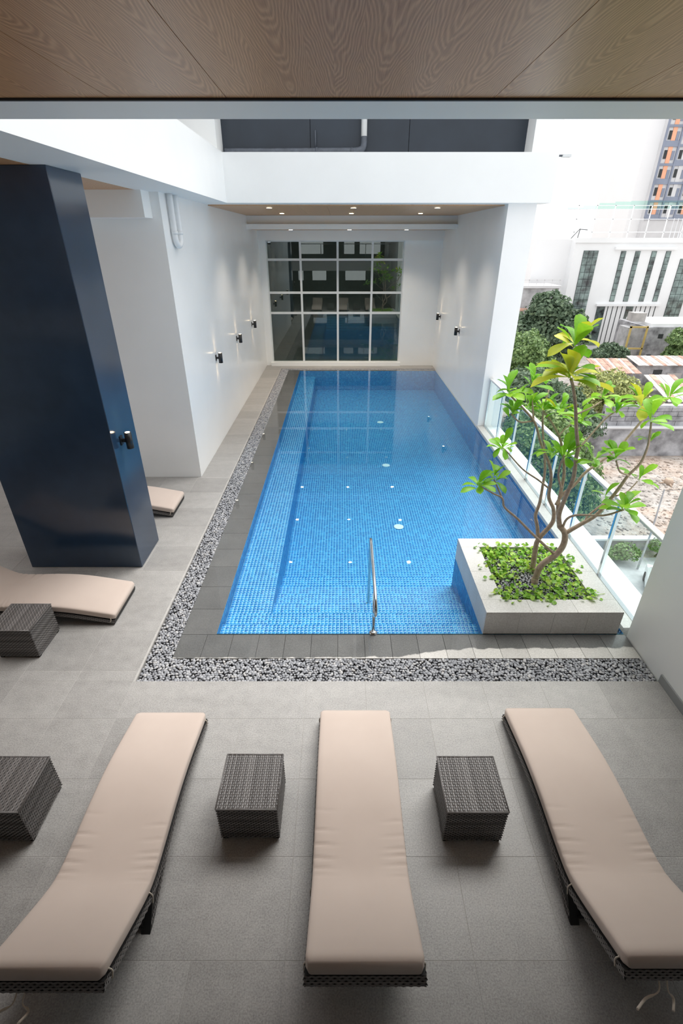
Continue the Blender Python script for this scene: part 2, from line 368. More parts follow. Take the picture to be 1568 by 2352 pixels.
# near wooden ceiling as separate veneer panels
ceil = struct(box('ceiling', 'core_dark', -9, 4.6, -6, 3.19, 4.675, 4.90), 'near ceiling of brown wood veneer panels', 'ceiling')
px = [-9, -7.2, -5.4, -3.6, -2.97, -2.37, -1.77, -1.17, -0.58, 0.77, 1.37, 1.97, 2.57, 3.17, 3.77, 4.6]
for a, b in zip(px[:-1], px[1:]): box('wood_panel', 'wood', a+0.0015, b-0.0015, -6, 3.185, 4.655, 4.675, ceil)
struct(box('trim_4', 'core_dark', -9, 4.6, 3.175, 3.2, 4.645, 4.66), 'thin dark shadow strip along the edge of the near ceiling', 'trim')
ceil2 = struct(box('ceiling_left', 'core_dark', -9, -2.95, 3.65, 8.66, 4.67, 4.9), 'wooden ceiling left of the opening behind the navy pillar', 'ceiling')
for k in range(10): box('wood_panel', 'wood', -9+0.605*k+0.0015, -9+0.605*(k+1)-0.0015, 3.65, 8.66, 4.65, 4.67, ceil2)
ceil3 = struct(box('ceiling_far', 'core_dark', -2.94, 3.89, 11.75, 18.6, 4.652, 4.9), 'far wooden ceiling with round downlights over the pool end', 'ceiling')
for k in range(10): box('wood_panel', 'wood', XW+0.604*k+0.0015, XW+0.604*(k+1)-0.0015, 11.75, 16.38, 4.632, 4.652, ceil3)
struct(box('wall_upper_left', 'white_paint', -3.2, -2.30, 11.2, 11.75, 5.45, 8.6), 'white upper wall above the left end of the far beam', 'wall')
struct(box('wall_upper_right', 'white_paint', 3.555, 4.06, 11.28, 11.9, 5.45, 8.6), 'white upper pier above the right end of the far beam', 'wall')
struct(box('wall_upper_side', 'navy_panel', -3.6, -3.2, 8.5, 11.75, 5.45, 8.6), 'dark upper wall glimpsed behind the left beam', 'wall')
uw = struct(box('wall_upper', 'core_dark', -2.30, 3.555, 11.80, 12.0, 5.45, 8.6), 'dark navy panelled wall set back above the far beam', 'wall')
for a, b in ((-2.30, -0.605), (-0.595, 1.295), (1.305, 3.555)): box('panel', 'navy_panel', a, b, 11.75, 11.80, 5.45, 8.6, uw)
pil = struct(box('pillar', 'navy_paint', -4.35, -2.80, 5.65, 6.37, 0.0, 4.65, ch=0.006), 'large glossy dark navy pillar on the left of the deck', 'pillar')
# building behind the viewpoint: gym level, mezzanine, rear facade with windows
struct(box('mezzanine', 'rear_paint', -9, 3.32, -6, 0.30, 2.2, 2.75), 'white mezzanine slab behind the deck', 'mezzanine')
struct(box('trim_7', 'white_paint', -7.2, 3.32, 0.30, 0.32, 2.2, 2.75), 'white fascia along the edge of the mezzanine', 'fascia')
mb = MB()
for z0, z1, gaps in ((0.0, 2.2, [(-7.5, -6.2), (-3.4, -3.0), (-2.3, -1.2), (0.3, 1.9), (2.3, 2.5)]), (2.75, 4.65, [(-7.8, -5.4), (-3.2, -1.4), (0.2, 1.0), (1.4, 3.0)])):
    x = -9
    for a, b in gaps: mb.box(x, a, -6.2, -6, z0, z1); x = b
    mb.box(x, 3.55, -6.2, -6, z0, z1)
    for a, b in gaps: mb.box(a, b, -6.2, -6, z0, z0+(1.2 if z0 < 1 else 0.3)); mb.box(a, b, -6.2, -6, z1-0.2, z1)
struct(mb.build('wall_rear', 'rear_paint'), 'grey rear wall with window openings behind the mezzanine', 'wall')
mb = MB(); mb.box(-7.4, -7.2, -6, 3.4, -0.25, 4.65); mb.box(-7.4, -7.2, 8.4, 8.86, -0.25, 4.65); mb.box(-7.4, -7.2, 3.4, 8.4, 4.3, 4.65); mb.box(-7.4, -7.2, 3.4, 8.4, -0.25, 0.0)  # unseen wall, its opening enlarged to brighten the left deck
struct(mb.build('wall_far_left', 'white_paint'), 'unseen white outer wall at the far left with an opening sized to let in light', 'wall')
mb = MB()
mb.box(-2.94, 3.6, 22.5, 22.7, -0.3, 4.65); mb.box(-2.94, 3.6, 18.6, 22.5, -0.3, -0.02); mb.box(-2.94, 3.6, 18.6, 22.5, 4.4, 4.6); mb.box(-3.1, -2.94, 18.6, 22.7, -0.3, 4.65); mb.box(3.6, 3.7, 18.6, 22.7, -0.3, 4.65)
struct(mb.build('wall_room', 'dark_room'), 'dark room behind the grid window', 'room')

# grid window
win = empty('window_1', (0, 18.42, 0)); struct(win, 'tall white framed grid window of sixteen panes in the end wall', 'window')
vx = [WX0, -1.37, -0.13, 1.03, WX1]; vz = [WZ0, 1.78, 2.43, 3.44, WZ1]
fw = 0.035
for x in vx: box('mullion', 'alu_frame', max(WX0, x-fw), min(WX1, x+fw), -0.04, 0.04, WZ0, WZ1, win)
for z in vz: box('transom', 'alu_frame', WX0, WX1, -0.035, 0.035, max(WZ0, z-fw), min(WZ1, z+fw), win)
box('sill', 'white_paint', WX0-0.05, WX1+0.05, -0.22, -0.02, WZ0-0.10, WZ0+0.02, win)
for i in range(4):
    for j in range(4): box('pane', 'window_glass', vx[i]+fw, vx[i+1]-fw, -0.004, 0.004, vz[j]+fw, vz[j+1]-fw, win)

# ------------------------------------------------------------------ pool
pool = tag(empty('swimming_pool', (0, 0, 0)), 'blue mosaic swimming pool with wide steps and a side bench', 'pool')
stepY = [4.32, 4.59, 4.915, 5.227, 5.559, 5.881, 6.232]; FZ = -0.68; BX = -0.915; BZ = -0.20; PLX = 1.65; PLY = 5.90
mb = MB()
surf = []      # (origin, u, v, lenu, lenv)
def S_(o, u, v, lu, lv): surf.append((np.array(o, float), np.array(u, float), np.array(v, float), lu, lv))
for k in range(6):
    z = -0.10*(k+1); x0 = PX0 if k < 2 else BX; x1 = PX1 if stepY[k+1] > PLY else PLX
    S_((x0, stepY[k], z), (1, 0, 0), (0, 1, 0), x1-x0, stepY[k+1]-stepY[k])
S_((PX0, stepY[2], BZ), (1, 0, 0), (0, 1, 0), BX-PX0, PY1-stepY[2])
S_((BX, stepY[6], FZ), (1, 0, 0), (0, 1, 0), PX1-BX, PY1-stepY[6])
S_((PX0, PY0, BZ), (0, 1, 0), (0, 0, 1), PY1-PY0, -BZ-0.006)
S_((BX, stepY[2], FZ), (0, 1, 0), (0, 0, 1), PY1-stepY[2], BZ-FZ)
S_((PX1, PY0, FZ), (0, 0, 1), (0, 1, 0), -FZ-0.006, PY1-PY0)
S_((PX0, PY1, FZ), (1, 0, 0), (0, 0, 1), PX1-PX0, -FZ-0.006)
S_((PLX, PY0, FZ), (0, 0, 1), (0, 1, 0), -FZ-0.012, PLY-PY0)
for o, u, v, lu, lv in surf: mb.quad(o, o+u*lu, o+u*lu+v*lv, o+v*lv)
for k in range(6):     # risers
    z = -0.10*(k+1); z2 = -0.10*(k+2) if k < 5 else FZ
    mb.quad((BX, stepY[k+1], z), (BX, stepY[k+1], z2), (PX1, stepY[k+1], z2), (PX1, stepY[k+1], z))
mb.quad((PX0, PY0, 0), (PX0, PY0, -0.1), (PX1, PY0, -0.1), (PX1, PY0, 0))
mb.build('basin', 'grout', pool)
TILE = 0.048; HW = 0.0202
cen = []; uu = []; vv = []; nn = []
for o, u, v, lu, lv in surf:
    nu, nv = max(1, int(round(lu/TILE))), max(1, int(round(lv/TILE))); du, dv = lu/nu, lv/nv; n = np.cross(u, v)
    if n[2] < -0.5 or (abs(n[2]) < 0.1 and False): n = -n
    I, J = np.meshgrid(np.arange(nu), np.arange(nv), indexing='ij'); I = I.ravel()[:, None]; J = J.ravel()[:, None]
    cpos = o+u*((I+0.5)*du)+v*((J+0.5)*dv); cen.append(cpos); m = len(cpos)
    uu.append(np.tile(u*du*0.425, (m, 1))); vv.append(np.tile(v*dv*0.425, (m, 1))); nn.append(np.tile(n, (m, 1)))
cen = np.vstack(cen); uu = np.vstack(uu); vv = np.vstack(vv); nn = np.vstack(nn)
front = (cen[:, 1] < stepY[1]) & (cen[:, 2] > -0.15) & (np.abs(nn[:, 2]) > 0.5)
fi = np.where(front)[0]; fi = fi[np.argsort(cen[fi, 1]+0.02*np.abs(cen[fi, 0]))][:300]
rest = np.ones(len(cen), bool); rest[fi] = False
def tiles_geo(c, u, v, n, h=0.0025):
    m = len(c); V = np.empty((m, 8, 3)); k = 0.90
    for i, (a, b) in enumerate(((-1, -1), (1, -1), (1, 1), (-1, 1))):
        V[:, i] = c+u*a+v*b+n*0.0002; V[:, i+4] = c+u*a*k+v*b*k+n*h
    F = np.array([(4, 5, 6, 7), (0, 1, 5, 4), (1, 2, 6, 5), (2, 3, 7, 6), (3, 0, 4, 7)])
    return V.reshape(-1, 3), (np.arange(m)[:, None, None]*8+F[None]).reshape(-1, 4)
V, F = tiles_geo(cen[rest], uu[rest], vv[rest], nn[rest])
o = link('mosaic_tiles', np_mesh('mosaic_tiles', V, F), 'mosaic', pool); o['kind'] = 'stuff'
V, F = tiles_geo(np.zeros((1, 3)), uu[fi[:1]], vv[fi[:1]], nn[fi[:1]]); tme = np_mesh('mosaic_tile', V, F)
for i in fi: link('mosaic_tile', tme, 'mosaic', pool, tuple(cen[i]))
# coping stones
def coping(x0, x1, y0, y1): box('coping_stone', 'coping_stone', x0+0.0015, x1-0.0015, y0+0.0015, y1-0.0015, -0.06, -0.012, pool, 0.0015)
nx = 17
for k in range(nx):
    w = (3.31-GX1)/nx; coping(GX1+w*k, GX1+w*(k+1), GY1, PY0)
ny = 29
for k in range(ny):
    w = (PY1-PY0)/ny; coping(GX1, PX0, PY0+w*k, PY0+w*(k+1))
for k in range(12):
    w = (3.31-GX1)/12; coping(GX1+w*k, GX1+w*(k+1), PY1, 17.62)
box('coping_bed', 'joint', GX1, 3.31, GY1, PY0, -0.30, -0.06, pool); box('coping_bed', 'joint', GX1, PX0, PY0, 17.6, -0.30, -0.06, pool); box('coping_bed', 'joint', PX0, 3.31, PY1+0.002, 17.6, -0.30, -0.06, pool)
# drain covers
dr = MB().lathe([(0.09, 0), (0.092, 0.008), (0.08, 0.014), (0.05, 0.012), (0.02, 0.016)], seg=24).me('drain_cover')
for x, y in ((1.07, 7.89), (1.06, 10.75), (1.14, 13.9)): link('drain_cover', dr, 'jet_white', pool, (x, y, FZ+0.002))
# water
edge = [(-1.87, 3.952), (0.0, 3.955), (0.55, 3.965), (0.85, 4.01), (1.1, 4.055), (1.3, 4.075), (1.6, 4.085), (2.2, 4.09), (2.8, 4.095), (3.295, 4.10)]
poly = [(x, y) for x, y in edge]+[(3.312, PY0), (3.312, 17.6), (GX1, 17.6)]; n = len(poly)
wv = [(x, y, -0.006) for x, y in poly]+[(x, y, -0.85) for x, y in poly]
me = mesh('pool_water', wv, [tuple(range(n)), tuple(range(2*n-1, n-1, -1))]+[(k, k+n, (k+1) % n+n, (k+1) % n) for k in range(n)])
tag(link('pool_water', me, 'water'), 'still clear water filling the blue pool and filming over its stone edge', 'water', kind='stuff')

# pebble strip
ps = tag(empty('pebble_strip', (0, 0, 0)), 'trough of loose grey river pebbles bordering the pool', 'pebble strip')
mb = MB(); mb.box(GX0, GX1, GY0, 17.8, -0.25, -0.06); mb.box(GX1, 3.31, GY0, GY1, -0.25, -0.06); mb.box(GX1, 3.31, 17.62, 17.8, -0.25, -0.06); mb.build('trough', 'gravel_bed', ps)
bm = bmesh.new(); bmesh.ops.create_icosphere(bm, subdivisions=1, radius=1); bm.verts.index_update()
ico_v = np.array([v.co[:] for v in bm.verts]); ico_f = np.array([[v.index for v in f.verts] for f in bm.faces]); bm.free()
def pebble_field(rects, sp, size, zr, layers=1):
    out = []
    for x0, x1, y0, y1 in rects:
        nx, ny = max(1, int((x1-x0)/sp)), max(1, int((y1-y0)/sp))
        for i in range(nx):
            for j in range(ny):
                x = x0+(i+0.5+0.5*(j % 2)*0.9+RNG.uniform(-.3, .3))*(x1-x0)/nx; y = y0+(j+0.5+RNG.uniform(-.32, .32))*(y1-y0)/ny
                a = size*RNG.uniform(0.75, 1.3); m = a*0.6
                x = min(max(x, x0+m), x1-m); y = min(max(y, y0+m), y1-m)
                out.append((x, y, RNG.uniform(*zr), a, a*RNG.uniform(0.62, 0.85), a*RNG.uniform(0.40, 0.55), RNG.uniform(0, PI), RNG.uniform(-.35, .35), RNG.uniform(-.35, .35)))
    return out
def pebble_geo(lst):
    m = len(lst); A = np.array(lst); V = np.empty((m, len(ico_v), 3))
    for i, r in enumerate(lst):
        R = np.array(Euler((r[7], r[8], r[6])).to_matrix()); jit = 1+RNG.uniform(-.10, .10, (len(ico_v), 1))
        V[i] = (ico_v*jit*np.array(r[3:6]))@R.T+np.array(r[:3])
    return V.reshape(-1, 3), (np.arange(m)[:, None, None]*len(ico_v)+ico_f[None]).reshape(-1, 3)
def smooth(me): me.polygons.foreach_set('use_smooth', [True]*len(me.polygons)); return me
R3 = [(GX0, GX1, GY0, 17.8), (GX1, 3.31, GY0, GY1), (GX1, 3.31, 17.62, 17.8)]
peb = pebble_field(R3, 0.029, 0.0215, (-0.030, -0.018))
d = np.array([math.hypot(p[0]*0.6, p[1]) for p in peb]); top = np.argsort(d)[:300]; ts = set(top.tolist())
V, F = pebble_geo([p for i, p in enumerate(peb) if i not in ts])
o = link('pebbles', smooth(np_mesh('pebbles', V, F)), 'pebble', ps); o['kind'] = 'stuff'
pm = []
for k in range(5):
    V, F = pebble_geo([(0, 0, 0, 0.0205, 0.0205*(0.65+0.04*k), 0.0205*(0.42+0.03*k), 0, 0, 0)]); pm.append(smooth(np_mesh('pebble', V, F)))
for i in top:
    p = peb[i]; o = link('pebble', pm[i % 5], 'pebble', ps, p[:3], (p[7], p[8], p[6])); s = p[3]/0.0205; o.scale = (s, s, s)

# right ledge, outer slab, balustrade
mb = MB(); mb.box(PX1, 3.46, 4.36, 11.5, -0.3, 0.055); struct(mb.build('trim_5', 'planter_stone'), 'pale stone ledge between the pool and the glass balustrade', 'ledge')
struct(box('trim_6', 'white_paint', 3.46, 3.86, 4.0, 12.0, -0.8, 0.03), 'white outer slab edge beyond the glass balustrade', 'slab')
bal = tag(empty('balustrade', (3.49, 0, 0)), 'glass balustrade with steel posts and white top rail beside the pool', 'balustrade')
py = [11.46, 10.45, 9.43, 8.42, 7.41, 6.40, 5.40, 4.36]
for i, y in enumerate(py):
    p = box('post', 'steel', -0.022, 0.022, y-0.022, y+0.022, 0.03, 1.17, bal, 0.003); 
    box('base_plate', 'steel', -0.045, 0.045, y-0.045, y+0.045, 0.03, 0.042, p, 0.002)
for a, b in zip(py[:-1], py[1:]): box('glass_panel', 'rail_glass', -0.006, 0.006, b+0.03, a-0.03, 0.06, 1.15, bal)
box('top_rail', 'alu_frame', -0.042, 0.042, 4.31, 11.49, 1.17, 1.21, bal, 0.006)
box('base_channel', 'steel', -0.03, 0.03, 4.36, 11.46, 0.03, 0.062, bal)

# pool handrail
hr = tag(empty('handrail', (0.372, 4.345, -0.012)), 'curved stainless steel handrail at the pool steps', 'handrail')
path = catmull([(0, 0, 0.30), (0, -0.16, 0.40), (0, -0.22, 0.50), (0, -0.12, 0.61), (0, 0.10, 0.655), (0, 0.5, 0.69), (0, 0.86, 0.72), (0, 0.95, 0.695), (0, 0.975, 0.60), (0, 0.98, 0.3), (0, 0.98, -0.3), (0, 0.98, -0.388)], 8)
MB().tube(path, 0.019, 12).build('rail', 'steel', hr)
MB().tube([(0, 0, 0.0), (0, 0, 0.2), (0, 0, 0.64)], 0.019, 12).build('post', 'steel', hr)
MB().lathe([(0.05, 0), (0.05, 0.008), (0.035, 0.02), (0.022, 0.03), (0.020, 0.03)], 0, 0, 20).build('flange', 'steel', hr)
MB().lathe([(0.045, 0), (0.045, 0.006), (0.03, 0.016), (0.020, 0.02)], 0, 0.98, 20, cz=-0.386).build('flange', 'steel', hr)

# ------------------------------------------------------------------ weaving
def weave(rows, cols, P, amp=0.0034, arch=0.0030, fill=0.90, sub=2):
    V = []; Fc = []
    for j in range(rows):
        n0 = len(V); N = cols*sub+1
        for i in range(N):
            u = i/(N-1); ph = i/sub+j; h = amp*math.cos(PI*ph)
            for k, off in enumerate((-fill/2, 0, fill/2)):
                v = (j+0.5+off)/rows; p, n = P(u, min(max(v, 0), 1)); V.append(p+n*(h+(0 if k == 1 else -arch)+amp))
        for i in range(N-1):
            for k in range(2):
                a = n0+i*3+k; Fc.append((a, a+1, a+4, a+3))
    return V, Fc
def weave_obj(name, parent, specs):
    V = []; F = []
    for sp in specs:
        v, f = weave(*sp); n = len(V); V += v; F += [tuple(i+n for i in q) for q in f]
    return link(name, mesh(name, V, F, True), 'wicker', parent)
def planeP(o, u, v, n): 
    o, u, v, n = map(Vector, (o, u, v, n)); return lambda a, b: (o+u*a+v*b, n)

# side table
def make_table():
    t = empty('side_table'); w, d, h = 0.225, 0.22, 0.40
    box('core', 'core_dark', -w+0.008, w-0.008, -d+0.008, d-0.008, 0.02, h-0.008, t)
    weave_obj('top', t, [(27, 22, planeP((-w, -d, h-0.006), (0, 2*d, 0), (2*w, 0, 0), (0, 0, 1)))])
    for o, u, n in (((-w, -d+0.006, 0.02), (2*w, 0, 0), (0, -1, 0)), ((w, d-0.006, 0.02), (-2*w, 0, 0), (0, 1, 0)), ((w-0.006, -d, 0.02), (0, 2*d, 0), (1, 0, 0)), ((-w+0.006, d, 0.02), (0, -2*d, 0), (-1, 0, 0))):
        weave_obj('side_panel', t, [(24, 24, planeP(o, u, (0, 0, h-0.028), n))])
    mb = MB()
    for a in (-1, 1): mb.tube([(-w, a*d, h-0.006), (w, a*d, h-0.006)], 0.006, 6); mb.tube([(a*w, -d, h-0.006), (a*w, d, h-0.006)], 0.006, 6)
    mb.build('rim', 'wicker', t)
    for a in (-1, 1):
        for b in (-1, 1): box('foot', 'core_dark', a*(w-0.03)-0.02, a*(w-0.03)+0.02, b*(d-0.03)-0.02, b*(d-0.03)+0.02, 0, 0.022, t)
    return t
TB = [(-0.695, 2.29, 'dark wicker cube table between the left and middle front loungers'), (0.992, 2.27, 'dark wicker cube table between the middle and right front loungers'),
      (-2.57, 2.27, 'dark wicker cube table cut by the frame left of the front loungers'), (-3.54, 4.16, 'dark wicker cube table beside the lounger by the navy pillar')]
tb0 = make_table()
for i, (x, y, lab) in enumerate(TB):
    o = tb0 if i == 0 else copy_tree(tb0); o.location = (x, y, 0)
    tag(o, lab, 'side table', 'wicker cube side tables')

# lounger: origin under the foot end, head towards local +Y
PR = [(0, 0.155), (0.15, 0.185), (0.35, 0.225), (0.55, 0.26), (0.75, 0.28), (0.95, 0.285), (1.15, 0.28), (1.32, 0.28), (1.44, 0.295), (1.55, 0.345), (1.75, 0.47), (2.0, 0.635)]
prc = catmull([(0, a, b) for a, b in PR], 12)
ya = np.array([p.y for p in prc]); za = np.array([p.z for p in prc]); arc = np.concatenate([[0], np.cumsum(np.hypot(np.diff(ya), np.diff(za)))])
def prof(s, off=0.0):      # point at arc length s, offset below the surface
    y = np.interp(s, arc, ya); z = np.interp(s, arc, za); e = 0.02
    ty = np.interp(s+e, arc, ya)-np.interp(s-e, arc, ya); tz = np.interp(s+e, arc, za)-np.interp(s-e, arc, za); L = math.hypot(ty, tz) or 1
    ny, nz = -tz/L, ty/L
    return y-ny*off, z-nz*off, ny, nz
AL = arc[-1]
def make_lounger():
    t = empty('sun_lounger'); w = 0.325; th = 0.085; r = 0.018
    # cushion
    V = []; F = []; ss = list(np.linspace(0, 0.9, 30))+list(np.arange(0.912, 1.62, 0.012))+list(np.linspace(1.63, AL, 16))
    sec = []
    for k in range(21): x = -w+r+(2*(w-r))*k/20; sec.append((x, 0.0))
    sec += [(w-r*0.3, -r*0.3), (w, -r), (w, -th+r), (w-r*0.3, -th+r*0.3), (w-r, -th)]+[(0, -th)]+[(-w+r, -th), (-w+r*0.3, -th+r*0.3), (-w, -th+r), (-w, -r), (-w+r*0.3, -r*0.3)]
    n = len(sec); folds = [(1.02, .4, 1), (1.10, .5, -1), (1.16, .8, 1), (1.20, .5, -1), (1.255, 1.0, 1), (1.285, .8, -1), (1.33, 1.0, -1), (1.345, 1.0, 1), (1.39, .9, -1), (1.41, .9, 1), (1.46, .5, 1), (1.47, .6, -1)]
    for i, s in enumerate(ss):
        e = min(s, AL-s); inset = 0.016*(1-min(e/0.02, 1))
        for x, z in sec:
            xx = x*(1-inset/w); zz = z if z < -th/2 else z-inset*0.8
            if z > -0.01:
                zz += 0.012*(1-(x/w)**4)*min(1, e/0.12)-0.004
                for fs, fa, sd_ in folds:
                    ex = (x*sd_-w*0.42)/(w*0.58)
                    if ex > 0: zz -= 0.0105*fa*min(1, ex*1.5)*math.exp(-((s-fs-0.02*(1-ex))/0.0075)**2)
            y, zb, ny, nz = prof(s); V.append(Vector((xx, y+ny*zz, zb+nz*zz)))
    for i in range(len(ss)-1):
        for k in range(n): F.append((i*n+k, (i+1)*n+k, (i+1)*n+(k+1) % n, i*n+(k+1) % n))
    F.append(tuple(range(n))); F.append(tuple((len(ss)-1)*n+k for k in range(n))[::-1])
    link('cushion', mesh('cushion', V, F, True), 'cushion', t)
    # frame core
    fw = w+0.004; o1 = th+0.004; ft = 0.055
    mb = MB(); prev = None
    for s in np.linspace(-0.0, AL, 60):
        y, z, ny, nz = prof(s, o1); y2, z2, _, _ = prof(s, o1+ft); z2 = max(z2, 0.004); z = max(z, 0.03)
        cur = [(-fw, y, z), (fw, y, z), (fw, y2, z2), (-fw, y2, z2)]
        if prev is None: mb.poly(cur)
        else:
            for k in range(4): mb.poly([prev[k], cur[k], cur[(k+1) % 4], prev[(k+1) % 4]])
        prev = cur
    mb.poly(prev[::-1]); mb.build('frame', 'core_dark', t)
    def side(sg):
        def P(a, b):
            y, z, ny, nz = prof(a*AL, o1+ft*(1-b)); return Vector((sg*(fw+0.001), y, max(z, 0.006))), Vector((sg, 0, 0))
        return P
    weave_obj('side_weave', t, [(4, 90, side(1))]); weave_obj('side_weave', t, [(4, 90, side(-1))])
    y, z, ny, nz = prof(AL, o1+ft*0.5); ty, tz = nz, -ny
    weave_obj('head_weave', t, [(4, 32, planeP((-fw, y+ty*0.002-ny*ft/2, z+tz*0.002-nz*ft/2), (2*fw, 0, 0), (0, ny*ft, nz*ft), (0, ty, tz)))])
    # wide legs carrying the frame on to the floor
    for sg in (-1, 1):
        mb = MB(); x0, x1 = sorted((sg*fw, sg*(fw-0.06)))
        ya_, za_, _, _ = prof(1.10, o1+ft*0.3); yb_, zb_, _, _ = prof(1.46, o1+ft*0.8)
        pts = [(ya_, za_), (yb_, zb_), (1.64, 0.0), (1.555, 0.0), (1.18, za_-0.035)]
        L0 = [(x0, a, b) for a, b in pts]; L1 = [(x1, a, b) for a, b in pts]; mb.poly(L0); mb.poly(L1[::-1])
        for k in range(5): mb.poly([L0[k], L1[k], L1[(k+1) % 5], L0[(k+1) % 5]])
        lg = mb.build('leg', 'core_dark', t)
        def P(a, b, sg=sg): 
            return Vector((sg*(fw+0.001), ya_+(1.60-ya_)*a, (za_-0.02)*(1-a)+0.0+(0.045*b-0.02*(1-a))+0.01*a)), Vector((sg, 0, 0))
        weave_obj('leg_weave', lg, [(3, 26, P)])
    box('crossbar', 'core_dark', -fw+0.05, fw-0.05, 1.56, 1.61, 0.02, 0.06, t)
    # tie straps
    for sg in (-1, 1):
        for s, dz in ((1.50, 0.11), (AL-0.05, 0.09), (0.05, 0.06)):
            y, z, ny, nz = prof(s, th*0.7); MB().tube(catmull([(sg*(w+0.001), y, z), (sg*(w+0.012), y-0.004, z-dz*0.5), (sg*(w+0.010), y+0.012, z-dz)], 5), 0.0045, 6).build('tie_strap', 'strap', t)
    y, z, ny, nz = prof(AL, o1+ft); 
    for a, b in ((0.02, 0.05), (-0.03, 0.02)):
        MB().tube(catmull([(0.12+a, y-0.03, z+0.01), (0.13+a, y+0.03, z-0.04), (0.16+a*3, y+0.05, z-0.08), (0.22+a*4, y+0.10, z-0.10+b)], 5), [0.004]*8+[0.007]*8, 6).build('tie_strap', 'strap', t)
    return t
LO = [(0.128, 3.145, PI, 'beige cushioned lounger in the middle of the front row'), (-1.598, 3.12, PI, 'beige cushioned lounger at the left of the front row'),
      (1.868, 3.17, PI, 'beige cushioned lounger at the right of the front row near the wall'), (-2.68, 4.80, PI/2, 'beige lounger in front of the navy pillar with its foot to the pool'),
      (-2.765, 7.40, PI/2, 'beige lounger half hidden behind the navy pillar')]
lo0 = make_lounger()
for i, (x, y, rz, lab) in enumerate(LO):
    o = lo0 if i == 0 else copy_tree(lo0); o.location = (x, y, 0); o.rotation_euler = (0, 0, rz)
    tag(o, lab, 'sun lounger', 'cushioned wicker sun loungers')
for o in [c for c in lo0.children if c.name.startswith('tie_strap')][-2:]: bpy.data.objects.remove(o)      # the middle one has no loose ties at its head

# ------------------------------------------------------------------ wall lamps, downlights, pipes, small fixtures
def wall_lamp(x, y, z, sx, lab):
    t = tag(empty('wall_lamp', (x, y, z)), lab, 'wall lamp', 'black cylinder wall lamps')
    MB().lathe([(0.030, -0.105), (0.044, -0.105), (0.044, 0.105), (0.030, 0.105)], sx*0.10, 0, 20).build('body', 'black_metal', t)
    box('bracket', 'black_metal', min(0.008*sx, sx*0.06), max(0.008*sx, sx*0.06), -0.02, 0.02, -0.02, 0.02, t)
    box('wall_plate', 'black_metal', min(0, sx*0.012), max(0, sx*0.012), -0.035, 0.035, -0.06, 0.06, t, 0.003)
    for s in (-1, 1): MB().lathe([(0.029, s*0.1055), (0.029, s*0.1075)], sx*0.10, 0, 16).build('lens', 'lamp_glow', t)
    for s in (-1, 1):
        ld = bpy.data.lights.new('lamp_light', 'SPOT'); ld.energy = 1.2; ld.color = (1, 0.72, 0.42); ld.spot_size = math.radians(75); ld.spot_blend = 0.6; ld.shadow_soft_size = 0.02
        lo = bpy.data.objects.new('lamp_light', ld); C.objects.link(lo); lo.parent = t; lo.location = (sx*0.10, 0, s*0.115); lo.rotation_euler = (0 if s < 0 else PI, 0, 0)
for i, y in enumerate((10.9, 13.29, 15.74)): wall_lamp(XW, y, 1.79, 1, ['nearest', 'middle', 'farthest'][i]+' of the three black cylinder lamps on the left white wall')
wall_lamp(3.32, 14.54, 1.77, -1, 'black cylinder lamp on the right white wall nearer the opening')
wall_lamp(3.32, 17.55, 1.77, -1, 'black cylinder lamp on the right white wall by the end wall')
wall_lamp(-2.80, 5.89, 1.80, 1, 'black cylinder lamp on the lit side of the navy pillar')
def downlight(x, y, z, lab):
    t = tag(empty('downlight', (x, y, z)), lab, 'downlight', 'round recessed ceiling downlights')
    MB().lathe([(0.075, 0.0), (0.078, -0.004), (0.055, -0.008), (0.054, -0.001)], seg=20).build('rim', 'rim_white', t)
    MB().lathe([(0.058, -0.007), (0.055, -0.011)], seg=18).build('lens', 'lamp_glow', t)
    ld = bpy.data.lights.new('downlight_light', 'SPOT'); ld.energy = 60; ld.color = (1, 0.88, 0.74); ld.spot_size = math.radians(110); ld.spot_blend = 0.8; ld.shadow_soft_size = 0.05
    lo = bpy.data.objects.new('downlight_light', ld); C.objects.link(lo); lo.parent = t; lo.location = (0, 0, -0.03)
for r, y in (('front', 12.43), ('back', 15.02)):
    for c, x in (('left', -1.56), ('middle', 0.26), ('right', 2.07)): downlight(x, y, 4.632, c+' downlight in the '+r+' row of the far wooden ceiling')
for c, x in (('left', -1.52), ('middle', 0.24), ('right', 1.95)): downlight(x, 16.95, 4.29, c+' downlight in the low wooden strip before the grid window')
t = tag(empty('waste_pipe', (0, 11.66, 5.45)), 'dark grey pipe along the navy upper wall with a pale riser', 'pipe')
MB().tube(catmull([(-2.25, 0, 0.06), (-1, 0, 0.062), (0.0, 0, 0.07), (0.28, 0, 0.075), (0.40, 0, 0.11), (0.43, 0, 0.20), (0.43, 0, 0.30)], 6), 0.058, 14).build('run', 'pipe_grey', t)
MB().tube([(0.43, 0, 0.28), (0.43, 0, 2.9)], 0.056, 14).build('riser', 'pipe_white', t)
for x in (-0.48, 0.20): MB().tube([(x-0.02, 0, 0.066), (x+0.02, 0, 0.066)], 0.068, 14).build('collar', 'pipe_grey', t)
MB().tube([(-0.50, 0.04, 0.10), (-0.50, 0.04, 0.40)], 0.012, 8).build('stub', 'pipe_grey', t)
t = tag(empty('drain_pipe', (XW+0.06, 9.0, 0)), 'white bent drain pipe high on the left white wall', 'pipe')
MB().tube(catmull([(0, 0, 4.65), (0, 0, 4.3), (0, 0.0, 4.06), (0, 0.05, 3.97), (0, 0.14, 3.94), (0, 0.24, 3.97), (0, 0.29, 4.06), (0, 0.29, 4.3), (0, 0.29, 4.65)], 6), 0.045, 12).build('bend', 'pipe_white', t)
for y in (0, 0.29): MB().tube([(0, y, 4.10), (0, y, 4.15)], 0.052, 12).build('collar', 'pipe_white', t)
